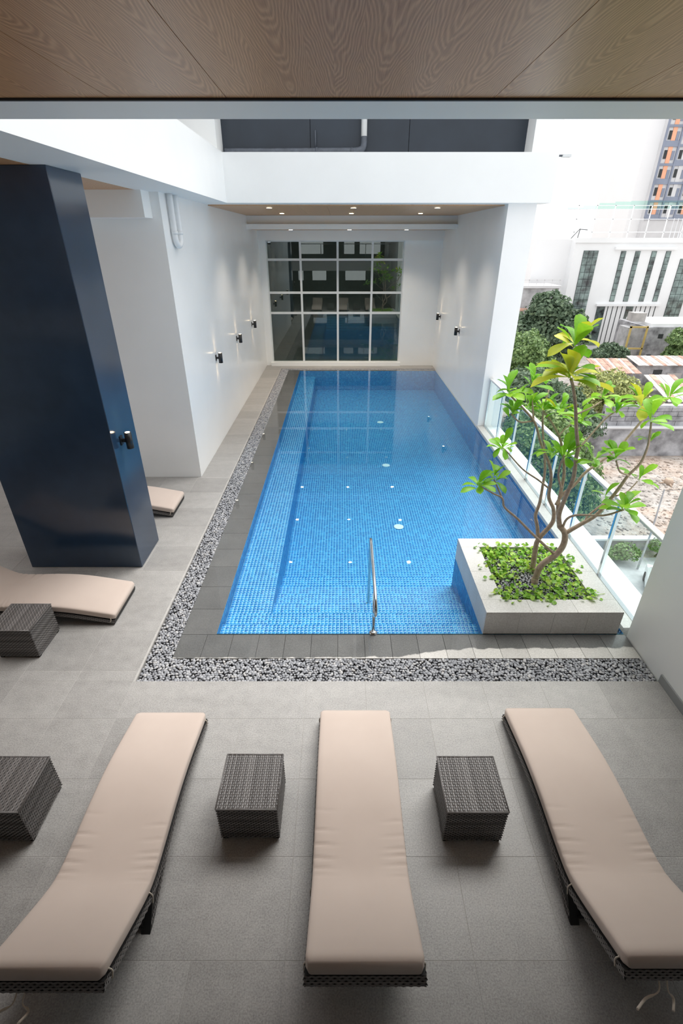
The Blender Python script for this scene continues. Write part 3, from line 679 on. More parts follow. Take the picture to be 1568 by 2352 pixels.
t = tag(empty('floodlight', (4.05, 11.3, 5.40)), 'small grey floodlight on the right end of the far beam', 'floodlight')
box('arm', 'pipe_grey', 0, 0.10, -0.02, 0.02, -0.01, 0.02, t); box('head', 'alu_frame', 0.09, 0.25, -0.06, 0.06, -0.02, 0.03, t, 0.006)
t = tag(empty('dome_camera', (-2.38, 18.36, 3.93)), 'small dark dome camera at the top left corner of the grid window', 'camera')
MB().lathe([(0.055, 0.06), (0.055, 0.02), (0.05, 0.0)], seg=16).build('housing', 'pipe_white', t); MB().lathe([(0.044, 0.0), (0.035, -0.03), (0.012, -0.045)], seg=16).build('dome', 'core_dark', t)
for k, x in enumerate((-1.4, 1.6)):  # fill panels added out of view to brighten the room behind the window
    t = tag(empty('fill_panel', (x, 18.94, 4.4)), ('left' if k == 0 else 'right')+' fill light panel added out of view above the room behind the grid window', 'light panel', 'added fill panels in the room')
    box('housing', 'rim_white', -0.62, 0.62, -0.32, 0.32, -0.04, 0, t); box('diffuser', 'fill_glow', -0.58, 0.58, -0.28, 0.28, -0.05, -0.04, t)
# mezzanine railing behind the viewpoint
t = tag(empty('mezzanine_railing', (0, -0.45, 2.75)), 'steel and glass railing on the mezzanine', 'railing')
for k in range(9): box('post', 'steel', -8.9+1.5*k, -8.86+1.5*k, -0.02, 0.02, 0, 1.0, t)
box('top_rail', 'steel', -9, 3.3, -0.03, 0.03, 1.0, 1.04, t)

# ------------------------------------------------------------------ planter, frangipani, ground cover
AX0, AX1, AY0, AY1, AZ = 1.65, 3.22, 4.32, 5.90, 0.32
HX0, HX1, HY0, HY1 = 1.90, 2.97, 4.55, 5.68
pl = tag(empty('planter', (0, 0, 0)), 'low square grey stone planter in the corner of the pool', 'planter')
mb = MB(); e = 0.02
mb.box(AX0+e, HX0, AY0+e, AY1-e, -0.69, AZ-e); mb.box(HX1, AX1-e, AY0+e, AY1-e, -0.69, AZ-e); mb.box(HX0, HX1, AY0+e, HY0, -0.69, AZ-e); mb.box(HX0, HX1, HY1, AY1-e, -0.69, AZ-e); mb.box(HX0, HX1, HY0, HY1, -0.2, 0.10)
mb.build('core', 'joint', pl)
g2 = 0.001
def slab(*a): box('stone_slab', 'planter_stone', *a, pl, 0.0012)
def cuts(a, b, n): return [(a+(b-a)*k/n+g2, a+(b-a)*(k+1)/n-g2) for k in range(n)]
for a, b in cuts(AX0, AX1, 4): slab(a, b, AY0, AY0+e, -0.012, AZ-e)
for a, b in cuts(AX0, AX1, 4): slab(a, b, AY1-e, AY1, -0.012, AZ-e)
for a, b in cuts(AY0+e, AY1-e, 4): slab(AX0, AX0+e, a, b, -0.012, AZ-e); slab(AX1-e, AX1, a, b, -0.012, AZ-e)
for a, b in cuts(AX0, AX1, 3): slab(a, b, AY0, HY0, AZ-e, AZ); slab(a, b, HY1, AY1, AZ-e, AZ)
for a, b in cuts(HY0, HY1, 2): slab(AX0, HX0, a, b, AZ-e, AZ); slab(HX1, AX1, a, b, AZ-e, AZ)
box('soil', 'soil', HX0, HX1, HY0, HY1, 0.10, 0.255, pl)
peb2 = pebble_field([(HX0, HX1, HY0, HY1)], 0.030, 0.019, (0.262, 0.275))
V, F = pebble_geo(peb2); o = link('planter_pebbles', smooth(np_mesh('planter_pebbles', V, F)), 'pebble'); tag(o, 'dark pebbles covering the soil in the stone planter', 'pebbles', kind='stuff')

BR = [
  ([(2.42, 4.95, 0.317), (2.465, 4.97, 0.512), (2.621, 4.99, 0.657), (2.693, 5.01, 0.789), (2.686, 5.03, 0.939), (2.609, 5.05, 1.034)], 0.04, 0.034),
  ([(2.609, 5.05, 1.034), (2.553, 5.017, 1.221), (2.561, 4.983, 1.459), (2.578, 4.95, 1.706), (2.537, 4.917, 1.94), (2.51, 4.883, 2.095), (2.43, 4.85, 2.31), (2.353, 4.817, 2.547), (2.268, 4.783, 2.756), (2.21, 4.75, 2.854)], 0.03, 0.014),
  ([(2.609, 5.05, 1.034), (2.566, 5.107, 1.253), (2.582, 5.164, 1.467), (2.595, 5.221, 1.657), (2.546, 5.279, 1.901), (2.489, 5.336, 2.065), (2.38, 5.393, 2.227), (2.294, 5.45, 2.325)], 0.026, 0.01),
  ([(2.686, 5.03, 0.939), (2.847, 5.027, 1.069), (2.995, 5.023, 1.196), (3.101, 5.02, 1.401), (3.173, 5.017, 1.579), (3.22, 5.013, 1.714), (3.311, 5.01, 1.864), (3.33, 5.007, 2.046), (3.31, 5.003, 2.187), (3.278, 5.0, 2.342)], 0.028, 0.01),
  ([(3.212, 5.0, 1.72), (3.074, 4.95, 1.79), (2.966, 4.9, 1.939)], 0.012, 0.009),
  ([(3.145, 5.0, 1.461), (3.287, 5.05, 1.484), (3.403, 5.1, 1.597)], 0.01, 0.007),
  ([(2.645, 5.04, 1.019), (2.636, 4.968, 1.177), (2.709, 4.895, 1.269), (2.963, 4.822, 1.306), (3.119, 4.75, 1.418)], 0.016, 0.01),
  ([(2.89, 5.02, 1.105), (2.922, 5.063, 1.163), (3.08, 5.107, 1.294), (3.185, 5.15, 1.353)], 0.013, 0.01),
  ([(2.529, 5.1, 1.288), (2.602, 5.144, 1.407), (2.739, 5.189, 1.515), (2.851, 5.233, 1.652), (3.02, 5.278, 1.768), (3.185, 5.322, 1.893), (3.297, 5.367, 2.016), (3.449, 5.411, 2.239), (3.578, 5.456, 2.35), (3.725, 5.5, 2.461)], 0.02, 0.012),
  ([(3.456, 5.4, 2.252), (3.381, 5.35, 2.365), (3.303, 5.3, 2.459)], 0.012, 0.008),
  ([(2.535, 4.9, 2.088), (2.669, 5.0, 2.189), (2.839, 5.1, 2.342), (2.989, 5.2, 2.395)], 0.012, 0.008),
  ([(2.367, 4.8, 2.489), (2.529, 4.875, 2.529), (2.668, 4.95, 2.578)], 0.01, 0.007),
  ([(2.477, 5.2, 0.313), (2.461, 5.204, 0.559), (2.466, 5.208, 0.74), (2.566, 5.212, 0.916), (2.602, 5.217, 1.023), (2.572, 5.221, 1.17), (2.484, 5.225, 1.335), (2.463, 5.229, 1.575), (2.398, 5.233, 1.768), (2.267, 5.238, 1.992), (2.151, 5.242, 2.243), (1.986, 5.246, 2.415), (1.811, 5.25, 2.566)], 0.036, 0.01),
  ([(2.462, 5.2, 0.745), (2.439, 5.244, 0.897), (2.403, 5.289, 1.046), (2.44, 5.333, 1.194), (2.452, 5.378, 1.402), (2.455, 5.422, 1.606), (2.418, 5.467, 1.825), (2.362, 5.511, 2.095), (2.349, 5.556, 2.283), (2.379, 5.6, 2.521)], 0.026, 0.009),
  ([(2.617, 5.0, 0.65), (2.303, 4.958, 0.941), (2.024, 4.917, 1.216), (1.845, 4.875, 1.379), (1.785, 4.833, 1.518), (1.668, 4.792, 1.596), (1.492, 4.75, 1.709)], 0.018, 0.008),
  ([(1.797, 4.85, 1.499), (1.717, 4.875, 1.648), (1.679, 4.9, 1.72)], 0.01, 0.007),
  ([(2.473, 5.25, 1.435), (2.352, 5.312, 1.516), (2.169, 5.375, 1.627), (1.974, 5.438, 1.817), (1.932, 5.5, 1.85)], 0.012, 0.008),
  ([(2.116, 5.25, 2.266), (1.953, 5.175, 2.283), (1.82, 5.1, 2.393)], 0.011, 0.008),
  ([(2.542, 5.1, 1.519), (2.452, 5.05, 1.697), (2.423, 5.0, 1.869), (2.424, 4.95, 1.98)], 0.014, 0.009),
  ([(2.449, 5.25, 2.096), (2.536, 5.325, 2.151), (2.651, 5.4, 2.198)], 0.01, 0.007),
  ([(2.151, 5.3, 2.258), (2.136, 5.35, 2.383), (2.128, 5.4, 2.472)], 0.012, 0.008),
]
CL = [
  ((2.2, 4.75, 2.898), 15, 0.34, 0.65),
  ((2.18, 4.8, 3.17), 9, 0.3, 0.5),
  ((1.809, 5.25, 2.583), 9, 0.22, 0.1),
  ((2.07, 5.3, 2.685), 7, 0.22, 0.1),
  ((1.818, 5.1, 2.401), 7, 0.19, 0),
  ((1.93, 5.5, 1.86), 8, 0.18, 0),
  ((1.465, 4.75, 1.727), 8, 0.19, 0),
  ((1.684, 4.9, 1.739), 8, 0.18, 0),
  ((2.424, 4.95, 1.98), 8, 0.25, 0),
  ((2.291, 5.45, 2.343), 10, 0.2, 0.05),
  ((2.465, 5.4, 2.332), 10, 0.2, 0.05),
  ((2.647, 5.4, 2.216), 9, 0.2, 0),
  ((2.526, 5.0, 2.375), 5, 0.2, 0),
  ((2.662, 4.95, 2.602), 6, 0.2, 0),
  ((2.984, 5.2, 2.412), 9, 0.2, 0.05),
  ((3.3, 5.3, 2.467), 9, 0.26, 0.4),
  ((3.722, 5.5, 2.47), 7, 0.24, 0.1),
  ((3.267, 5.0, 2.375), 6, 0.22, 0),
  ((3.319, 5.0, 2.154), 4, 0.14, 0),
  ((2.954, 4.9, 1.983), 8, 0.22, 0),
  ((3.403, 5.1, 1.626), 4, 0.22, 0),
  ((3.119, 4.75, 1.447), 9, 0.24, 0),
  ((2.693, 4.85, 1.986), 6, 0.22, 0),
  ((2.381, 5.2, 1.876), 5, 0.24, 0),
  ((2.65, 5.3, 2.023), 6, 0.2, 0),
  ((2.106, 5.4, 2.403), 6, 0.2, 0),
  ((3.0, 4.95, 1.457), 3, 0.2, 0),
]

tr = tag(empty('frangipani_tree', (2.45, 5.05, 0.26)), 'young frangipani tree with bare forked branches in the stone planter', 'tree')
def loc(p): return Vector(p)-tr.location
mb = MB()
for pts, r0, r1 in BR:
    P = catmull([loc(p) for p in pts], 7); N = len(P); mb.tube(P, [r0+(r1-r0)*(i/(N-1))**0.8 for i in range(N)], 9)
for p, r in ((BR[0][0][0], 0.043), (BR[12][0][0], 0.039)): mb.tube([loc((p[0], p[1], 0.2)), loc((p[0], p[1], p[2]+0.02))], [r*1.15, r], 9)
mb.build('branches', 'bark', tr)
def leaf_mesh(name, wid, droop, segs=8):
    V = []; F = []
    for i in range(segs+1):
        u = i/segs; x = 0.06+0.94*u; w_ = wid*float(np.interp(u, (0, .2, .4, .6, .75, .88, .96, 1), (.06, .38, .66, .92, 1, .84, .5, .04)))
        zc = 0.10*math.sin(u*PI*0.6)-droop*u*u
        V += [(x, -w_, zc+w_*0.35), (x, 0, zc), (x, w_, zc+w_*0.35)]
    for i in range(segs):
        for k in range(2): a = i*3+k; F.append((a, a+3, a+4, a+1))
    V += [(0, -0.008, 0), (0, 0.008, 0)]; n = len(V); F.append((n-2, 0, 2, n-1))
    return mesh(name, V, F, True)
LG = [leaf_mesh('leaf', 0.185, d_) for d_ in (0.05, 0.18, 0.34)]
LY = [leaf_mesh('leaf', 0.19, d_) for d_ in (0.10, 0.26)]
rl = random.Random(21)
for p, n, L, yf in CL:
    n = int(n*1.45+0.5); L *= 1.12
    for k in range(n):
        az = k*2.399+rl.uniform(-.35, .35); el = math.radians(rl.choice((58, 42, 28, 14, 2, -12))+rl.uniform(-10, 10))
        d_ = Vector((math.cos(az)*math.cos(el), math.sin(az)*math.cos(el), math.sin(el)))
        side = d_.cross(Vector((0, 0, 1))); side = side.normalized() if side.length > 1e-4 else Vector((1, 0, 0)); side = side*math.cos(rl.uniform(-.5, .5))+side.cross(d_)*math.sin(rl.uniform(-.5, .5)); side.normalize()
        nrm = side.cross(d_).normalized(); y_ = nrm.cross(d_)
        m = Matrix((d_, y_, nrm)).transposed().to_4x4(); s = L*rl.uniform(0.62, 1.12)
        yel = rl.random() < yf; me_ = rl.choice(LY if yel else LG)
        if not me_.materials: me_.materials.append(M['leaf_yellow' if yel else 'leaf_green'])
        o = link('leaf', me_, None, tr); o.matrix_local = Matrix.Translation(loc(p)+Vector((rl.uniform(-.02, .02), rl.uniform(-.02, .02), rl.uniform(-.05, .03)))) @ m @ Matrix.Scale(s, 4)
# ground cover
gc = tag(empty('pothos_plant', (2.435, 5.11, 0.26)), 'bright green heart leaved ground cover spilling over the stone planter', 'plant')
HV = [(0, 0, 0), (0.28, -0.42, 0.08), (0.62, -0.40, 0.10), (1.0, 0, -0.08), (0.62, 0.40, 0.10), (0.28, 0.42, 0.08), (-0.10, -0.22, 0.02), (-0.10, 0.22, 0.02), (0.45, 0, -0.02)]
HF = [(0, 6, 1, 8), (8, 1, 2), (8, 2, 3), (8, 3, 4), (8, 4, 5), (0, 8, 5, 7)]
hv = mesh('leaf', HV, HF, True); hv.materials.append(M['leaf_ivy'])
def ivy_spot():
    q = rl.random()
    if q < 0.90:
        while True:
            x, y = rl.uniform(HX0, HX1), rl.uniform(HY0, HY1)
            if math.hypot((x-2.36)/0.9, y-4.98) > 0.16 and not (x < 2.3 and 4.72 < y < 4.98 and rl.random() < 0.65): break
        return x, y, 0.29+abs(rl.gauss(0, 0.035))
    e_ = rl.choice('lrfb'); z = AZ+0.012+rl.uniform(0, 0.025); off = abs(rl.gauss(0, 0.055))
    if e_ == 'l': return HX0-off, rl.choice((4.66, 4.95, 5.18, 5.6))+rl.gauss(0, .05), z
    if e_ == 'r': return HX1+off, rl.choice((4.62, 5.1, 5.35))+rl.gauss(0, .05), z
    if e_ == 'f': return rl.choice((1.95, 2.3, 2.45, 2.9))+rl.gauss(0, .05), HY0-off*0.7, z
    return rl.uniform(HX0, HX1), HY1+off*0.5, z
def ivy_mat(s=None):
    x, y, z = ivy_spot(); R = Euler((rl.gauss(0, .45), rl.gauss(0.1, .45), rl.uniform(0, 2*PI))).to_matrix().to_4x4()
    return Matrix.Translation(Vector((x, y, z))-gc.location) @ R @ Matrix.Scale(rl.uniform(0.034, 0.062), 4)
for k in range(300): o = link('leaf', hv, None, gc); o.matrix_local = ivy_mat()
V = []; F = []
for k in range(700):
    m = ivy_mat(); n = len(V); V += [m @ Vector(v) for v in HV]; F += [tuple(i+n for i in f) for f in HF]
o = link('small_leaves', mesh('small_leaves', V, F, True), 'leaf_ivy', gc); o['kind'] = 'stuff'
mb = MB()
for k in range(26):
    a = Vector((rl.uniform(HX0, HX1), rl.uniform(HY0, HY1), 0.285))-gc.location; b = a+Vector((rl.uniform(-.22, .22), rl.uniform(-.22, .22), rl.uniform(0.01, 0.04)))
    mb.tube(catmull([a, (a+b)/2+Vector((0, 0, 0.03)), b], 4), 0.003, 5)
mb.build('stems', 'leaf_ivy', gc)['kind'] = 'stuff'

# ------------------------------------------------------------------ city beyond the balustrade (street level 16 m below the deck)
GZ = -16.0
struct(box('ground', 'city_ground', -60, 260, 8, 330, GZ-1, GZ), 'rubble and dirt ground of the vacant lot and city below', 'ground')
def crown(name, mat, blobs, leaf, n, parent, rs):
    r = np.random.default_rng(rs); V = []; tot = sum(b[3]*b[4] for b in blobs)
    for bx, by, bz, rx, rz in blobs:
        m = int(n*rx*rz/tot); dd = r.normal(size=(m, 3)); dd /= np.linalg.norm(dd, axis=1)[:, None]; dd[:, 2] = np.abs(dd[:, 2])*1.0-(r.random(m) < 0.35)*0.6*np.abs(dd[:, 2])*2*0.6
        rad = (0.72+0.32*r.random(m)**0.5)[:, None]; lump = 1+0.13*np.sin(dd[:, :1]*7+bx)*np.cos(dd[:, 1:2]*6+by)
        c = np.array([bx, by, bz])+dd*rad*lump*np.array([rx, rx, rz])
        nrm = dd+r.normal(size=(m, 3))*0.6; nrm /= np.linalg.norm(nrm, axis=1)[:, None]
        a = np.cross(nrm, r.normal(size=(m, 3))); a /= np.linalg.norm(a, axis=1)[:, None]; b = np.cross(nrm, a)
        s = (leaf*(0.6+0.8*r.random(m)))[:, None]
        q = np.stack([c-a*s, c-b*s*0.6+nrm*s*0.2, c+a*s, c+b*s*0.6+nrm*s*0.2], axis=1); V.append(q.reshape(-1, 3))
    V = np.vstack(V); F = np.arange(len(V)).reshape(-1, 4)
    return link(name, np_mesh(name, V, F), mat, parent)
def city_tree(label, mat, base, blobs, leaf, n, rs, trunk=0.35, group='trees in the city below'):
    t = tag(empty('tree', base), label, 'tree', group)
    crown('foliage', mat, [(b[0]-base[0], b[1]-base[1], b[2]-base[2], b[3], b[4]) for b in blobs], leaf, n, t, rs)
    mb = MB(); top = blobs[0]
    mb.tube(catmull([(0, 0, 0), (0.3, 0.1, (top[2]-base[2])*0.5), (top[0]-base[0], top[1]-base[1], top[2]-base[2])], 5), [trunk]*4+[trunk*0.7]*7, 8)
    for b in blobs[1:4]: mb.tube([(0.2, 0.1, (b[2]-base[2])*0.35), (b[0]-base[0], b[1]-base[1], b[2]-base[2])], [trunk*0.5, trunk*0.2], 6)
    mb.build('trunk', 'bark_dark', t)
city_tree('broad dark green tree left of the white office building', 'fol_dark', (30, 76, GZ), [(30, 76, -8.5, 4.2, 5.0), (27, 76, -9.5, 3.2, 4.0), (33, 75, -9, 3.0, 4.2), (29.5, 75, -5.2, 2.8, 2.8), (31.5, 77, -12, 3.6, 3.6), (27.5, 75, -13, 2.8, 3)], 0.30, 14000, 1)
city_tree('lighter green tree beside the far right pool wall', 'fol_mid', (22.5, 61, GZ), [(21.8, 60, -8.3, 2.6, 3.0), (23.2, 60, -10.6, 2.6, 3.0), (21.2, 60, -12, 2.6, 3), (24.0, 59, -13.6, 2.4, 2.4)], 0.20, 9000, 2)
city_tree('yellow green spreading tree above the stained retaining wall', 'fol_yellow', (30, 55, GZ), [(29.9, 54.6, -11.0, 2.9, 2.4), (28.0, 54.6, -12.2, 2.4, 2.4), (32.2, 54.6, -12.2, 2.4, 2.2), (30.2, 54.4, -13.2, 2.5, 2.0)], 0.17, 10000, 3, 0.25)
city_tree('bushy green tree beside the grey concrete house', 'fol_mid', (56, 84, GZ), [(55.6, 83, -10.6, 2.6, 2.2), (55.8, 83, -12.8, 2.8, 2.0), (58, 83, -11.5, 2.6, 2.6)], 0.26, 6000, 4)
city_tree('dense tree seen through the glass balustrade', 'fol_mid', (15.5, 34.5, GZ), [(14.4, 34, -8.6, 2.4, 2.4), (16.0, 34, -10.2, 2.4, 2.2), (17.4, 33.5, -12, 2.2, 2.2), (14.6, 33.5, -12, 2.4, 2.8), (16.4, 32.8, -13.8, 2.4, 2.2), (18.4, 33.4, -14, 1.6, 1.6)], 0.15, 13000, 5, 0.25)
city_tree('dark tree behind the balustrade near the far wall', 'fol_dark', (17.5, 46, GZ), [(17.6, 46, -9.0, 2.8, 2.6), (20.4, 46, -10.4, 2.8, 2.6), (18.6, 45, -12.6, 3.0, 2.8), (22.6, 46, -12.2, 2.6, 2.4)], 0.19, 10000, 6, 0.3)
city_tree('low shrubby tree at the foot of the white office building', 'fol_dark', (45.5, 86, GZ), [(45.5, 86, -13, 2.1, 1.7), (47.3, 86, -13.4, 1.6, 1.5), (43.4, 85.5, -13.4, 1.8, 1.3)], 0.24, 4000, 7, 0.2)
city_tree('small round bush by the street below the slab', 'fol_mid', (20.1, 28.9, GZ), [(20.1, 28.9, -15.4, 0.9, 0.8), (19.4, 29, -15.6, 0.7, 0.6)], 0.10, 900, 8, 0.06, 'bushes by the street')
city_tree('small bush against the low street wall', 'fol_mid', (22.6, 29.4, GZ), [(22.6, 29.4, -15.3, 0.6, 0.7)], 0.10, 500, 9, 0.06, 'bushes by the street')
# white office building
wb = tag(empty('office_building', (50, 105, GZ)), 'large white office building with tall narrow strip windows', 'building')
def wbx(name, mat, x0, x1, y0, y1, z0, z1, par=None):
    o = box(name, mat, x0-50, x1-50, y0-105, y1-105, z0-GZ, z1-GZ, wb if par is None else par); return o
wbx('wall', 'city_white', 44.0, 92, 105, 128, GZ, 3.9); wbx('side_block', 'city_offwhite', 37.2, 44.0, 107, 128, GZ, 4.1); wbx('parapet', 'city_white', 43.6, 92, 104.7, 105.2, 3.5, 4.3)
wbx('ledge', 'city_white', 51.5, 63.0, 104.4, 105, 2.35, 2.8); wbx('ledge', 'city_white', 50.4, 63.0, 104.4, 105, -7.5, -7.1)
def strip(x0, x1, z0, z1, nc, nr):
    f = wbx('window', 'city_dark', x0, x1, 104.93, 105.0, z0, z1); gx = 0.07
    for i in range(nc):
        for j in range(nr):
            a, b = x0+(x1-x0)*i/nc+gx/2, x0+(x1-x0)*(i+1)/nc-gx/2; c_, d_ = z0+(z1-z0)*j/nr+gx/2, z0+(z1-z0)*(j+1)/nr-gx/2
            box('pane', 'city_glass', a-50, b-50, 104.85-105, 104.93-105, c_-GZ, d_-GZ, f)
strip(45.8, 48.6, -12.5, 2.2, 3, 12)
for x in (52.9, 55.6, 58.7, 61.4): strip(x, x+0.95, -6.7, 2.1, 1, 8)
strip(64.5, 67.5, -14, 0.8, 3, 12)
strip(50.8, 52.4, -15, -7.5, 1, 6); strip(56.6, 58.0, -15, -7.5, 1, 6)
for x in list(np.arange(52.9, 56.5, 0.95))+list(np.arange(58.5, 62.6, 0.95)):
    wbx('groove', 'city_dark', x, x+0.14, 104.96, 105.0, -15, -7.5)
for k in range(9): wbx('roof_post', 'city_white', 44+3.4*k, 44.14+3.4*k, 107, 107.14, 3.9, 9.6)
for z in (5.2, 7.3, 9.5): wbx('roof_rail', 'city_white', 44, 72, 107, 107.1, z, z+0.10)
for k in range(12): wbx('roof_brace', 'city_grey', 62+0.8*k, 62.1+0.8*k, 106.4, 106.5, 3.9, 7.5)
t = tag(empty('shade_net', (50, 112, 0)), 'pale teal net stretched above the roof of the white office building', 'net')
mb = MB()
for k in range(12):
    a, b = -6+k*3.0, -6+(k+1)*3.0; h0 = 0.8*math.sin(min(1, k/5)*PI/2); h1 = 0.8*math.sin(min(1, (k+1)/5)*PI/2)
    mb.box(a, b, 0, 0.05, 9.2, 9.3+0.8*(h0+h1))
mb.build('net', 'net_teal', t)
MB().tube([(-6, 0, 9.2), (30, 0, 9.2)], 0.05, 6).build('cable', 'city_grey', t)
t = tag(empty('roof_antenna', (44.5, 106, 4.1)), 'thin forked antenna on the roof edge of the office building', 'antenna')
MB().tube([(0, 0, 0), (0.2, 0, 1.7)], 0.07, 6).build('mast', 'city_dark', t); MB().tube([(-1.2, 0, 0.1), (0.1, 0, 1.6), (1.6, 0, 1.5)], 0.06, 6).build('arm', 'city_dark', t)
# tower, with haze and overexposure lightened into its panel and side colours
tw = tag(empty('apartment_tower', (90, 170, GZ)), 'tall apartment tower with orange grey and slate facade panels', 'building')
box('wall', 'city_grey', 0, 40, 0, 25, 0, 90, tw); box('side_wall', 'city_offwhite', -4.0, 0, 2, 25, 0, 90, tw)  # side wall coloured paler to carry its overexposed face
pw, fh = 4.3, 4.4; pmesh = {}
def tpan(name, mat, x0, x1, z0, z1, dep):
    key = (mat, round(x1-x0, 2), round(z1-z0, 2), dep)
    if key not in pmesh: pmesh[key] = MB().box(0, x1-x0, -dep, 0, 0, z1-z0).me(name)
    link(name, pmesh[key], mat, tw, (x0, 0, z0))
for j in range(4, 15):
    for i in range(3):
        x = i*pw; z = 8+j*fh; odd = (j//2+i) % 2
        tpan('slate_band', 'city_slate', x, x+pw, z-0.45, z+(0.9 if j % 2 == i % 2 else 0.1), 0.35)
        tpan('colour_panel', 'city_orange' if i % 2 == 0 else 'city_grey', x+1.75, x+2.9, z+0.1, z+fh-0.45, 0.2)
        tpan('window', 'city_dark', x+0.9, x+1.65, z+1.2, z+3.2, 0.15); tpan('window', 'city_slate', x+3.0, x+3.8, z+0.9, z+3.0, 0.15)
        tpan('pilaster', 'city_slate', x-0.15, x+0.3, z, z+fh, 0.5)
# low buildings left of the office building
t = tag(empty('tan_house', (52, 150, GZ)), 'tan house glimpsed behind the far right pool wall', 'building')
box('wall', 'city_tan', -4, 2.5, 0, 8, 0, 15, t); box('roof', 'city_offwhite', -4.3, 2.8, -0.3, 8.3, 15, 15.5, t); box('roof_tank', 'city_white', -1.5, 1.5, 2, 5, 15.5, 18.5, t)
for k in range(4): box('window', 'city_dark', -3.2+1.4*k, -2.2+1.4*k, -0.1, 0, 9, 11, t)
t = tag(empty('concrete_block', (37.5, 99, GZ)), 'grey concrete block with a railed roof terrace above the dark tree', 'building')
box('wall', 'city_concrete', -6, 2.6, 0, 6, 0, 12.2, t); box('roof_slab', 'city_grey', -6.2, 2.8, -0.3, 6, 12.2, 12.6, t)
for k in range(7): box('railing_post', 'city_grey', -6+1.4*k, -5.92+1.4*k, -0.1, 0, 12.6, 13.6, t)
box('railing', 'city_grey', -6, 2.6, -0.1, 0, 13.5, 13.6, t); box('awning', 'rust', -6, -3, -1.2, 0, 8.4, 8.8, t)
# concrete house with yellow steel frame
t = tag(empty('concrete_house', (54, 88, GZ)), 'stained grey concrete house with a yellow steel frame and pale roof', 'building')
box('wall', 'city_stained', -2.0, 6, 0, 10, 0, 7.0, t); box('side_wall', 'city_concrete', -4.8, -2.0, 1.0, 4, 0, 6.8, t); box('roof', 'city_white', -1.2, 14, 0.4, 9, 7.0, 7.5, t)
box('water_tank', 'tin', -3.8, -1.6, 2, 4, 7.6, 9.0, t)
for x in (-5.0, -2.2): box('steel_post', 'yellow_steel', x, x+0.25, -0.2, 0.05, 0, 7.2, t)
for z in (3.4, 6.9): box('steel_beam', 'yellow_steel', -5.0, -2.0, -0.2, 0.05, z, z+0.25, t)
for x, z in ((0.2, 5.2), (-0.9, 1.8), (3.2, 2.0)): box('window', 'city_dark', x, x+0.8, -0.06, 0, z, z+0.7, t)
# shanty roofs
def shed(label, x, y, z0, w_, d_, h, mat, slope, n=7):
    t = tag(empty('tin_shed', (x, y, z0)), label, 'shed', 'tin roofed sheds below the office building')
    box('wall', 'city_stained', 0, w_, 0, d_, 0, h, t); box('door', 'city_dark', w_*0.3, w_*0.45, -0.05, 0, 0, h*0.75, t); box('hoarding', 'tin', w_*0.55, w_*0.8, -0.06, 0, 0, h*0.6, t)
    for k in range(n):
        a, b = -0.4+(w_+0.8)*k/n, -0.4+(w_+0.8)*(k+1)/n; mb = MB(); z = h
        q = [(a, -1.0, z), (b, -1.0, z), (b, d_+0.2, z+slope), (a, d_+0.2, z+slope)]; q2 = [(p[0], p[1], p[2]+0.08+0.03*(k % 2)) for p in q]
        mb.poly(q[::-1]); mb.poly(q2)
        for i in range(4): mb.poly([q[i], q[(i+1) % 4], q2[(i+1) % 4], q2[i]])
        mb.build('roof_sheet', mat if (k*5+int(x)) % 4 else ('tin' if mat == 'rust' else 'rust'), t)
shed('long low shed with rusty red tin roof at the left', 38.9, 75, GZ, 5.5, 4, 2.5, 'rust', 1.1, 13)
shed('long shed with a rusty edged pale tin roof below the concrete house', 45.6, 77, GZ, 9.0, 3, 3.2, 'tin', 0.6, 18)
shed('shed with white and red striped sloping roof above the retaining wall', 35.3, 52.5, -11.6, 2.7, 4.5, 0.4, 'tin', 1.5, 6)
t = tag(empty('tarpaulin', (55.4, 75, GZ)), 'blue tarpaulin stretched over a lean-to', 'tarpaulin')
me = mesh('sheet', [(0, 0, 2.6), (3, -0.5, 2.2), (6, 0, 2.5), (0.3, 3, 3.6), (3, 3, 3.3), (6, 3, 3.5), (0, 0, 2.55), (3, -0.5, 2.15), (6, 0, 2.45), (0.3, 3, 3.55), (3, 3, 3.25), (6, 3, 3.45)], [(0, 1, 4, 3), (1, 2, 5, 4), (9, 10, 7, 6), (10, 11, 8, 7), (0, 6, 7, 1), (1, 7, 8, 2), (3, 4, 10, 9), (4, 5, 11, 10), (0, 3, 9, 6), (2, 8, 11, 5)])
link('sheet', me, 'blue_tarp', t)
for x, y in ((0.1, 0.1), (5.8, 0.1), (0.4, 2.9), (5.8, 2.9)): box('pole', 'bark_dark', x, x+0.1, y, y+0.1, 0, 2.5, t)
# retaining wall of block courses above concrete
t = tag(empty('retaining_wall', (33, 48.3, GZ)), 'stained grey retaining wall with block courses at the back of the lot', 'retaining wall')
box('concrete_base', 'city_stained', -7, 30, 0, 1.2, 0, 3.0, t); box('coping', 'city_grey', -7, 30, -0.15, 1.2, 3.0, 3.15, t)
bl = MB().box(0, 1.46, 0, 0.4, 0, 0.46).me('block')
for r in range(4):
    for k in range(14): link('block', bl, 'city_stained', t, (-6.0+1.5*k+0.75*(r % 2), 0.5, 3.15+0.5*r))
box('block_backing', 'city_stained', -6, 15, 0.65, 1.2, 3.1, 5.2, t)
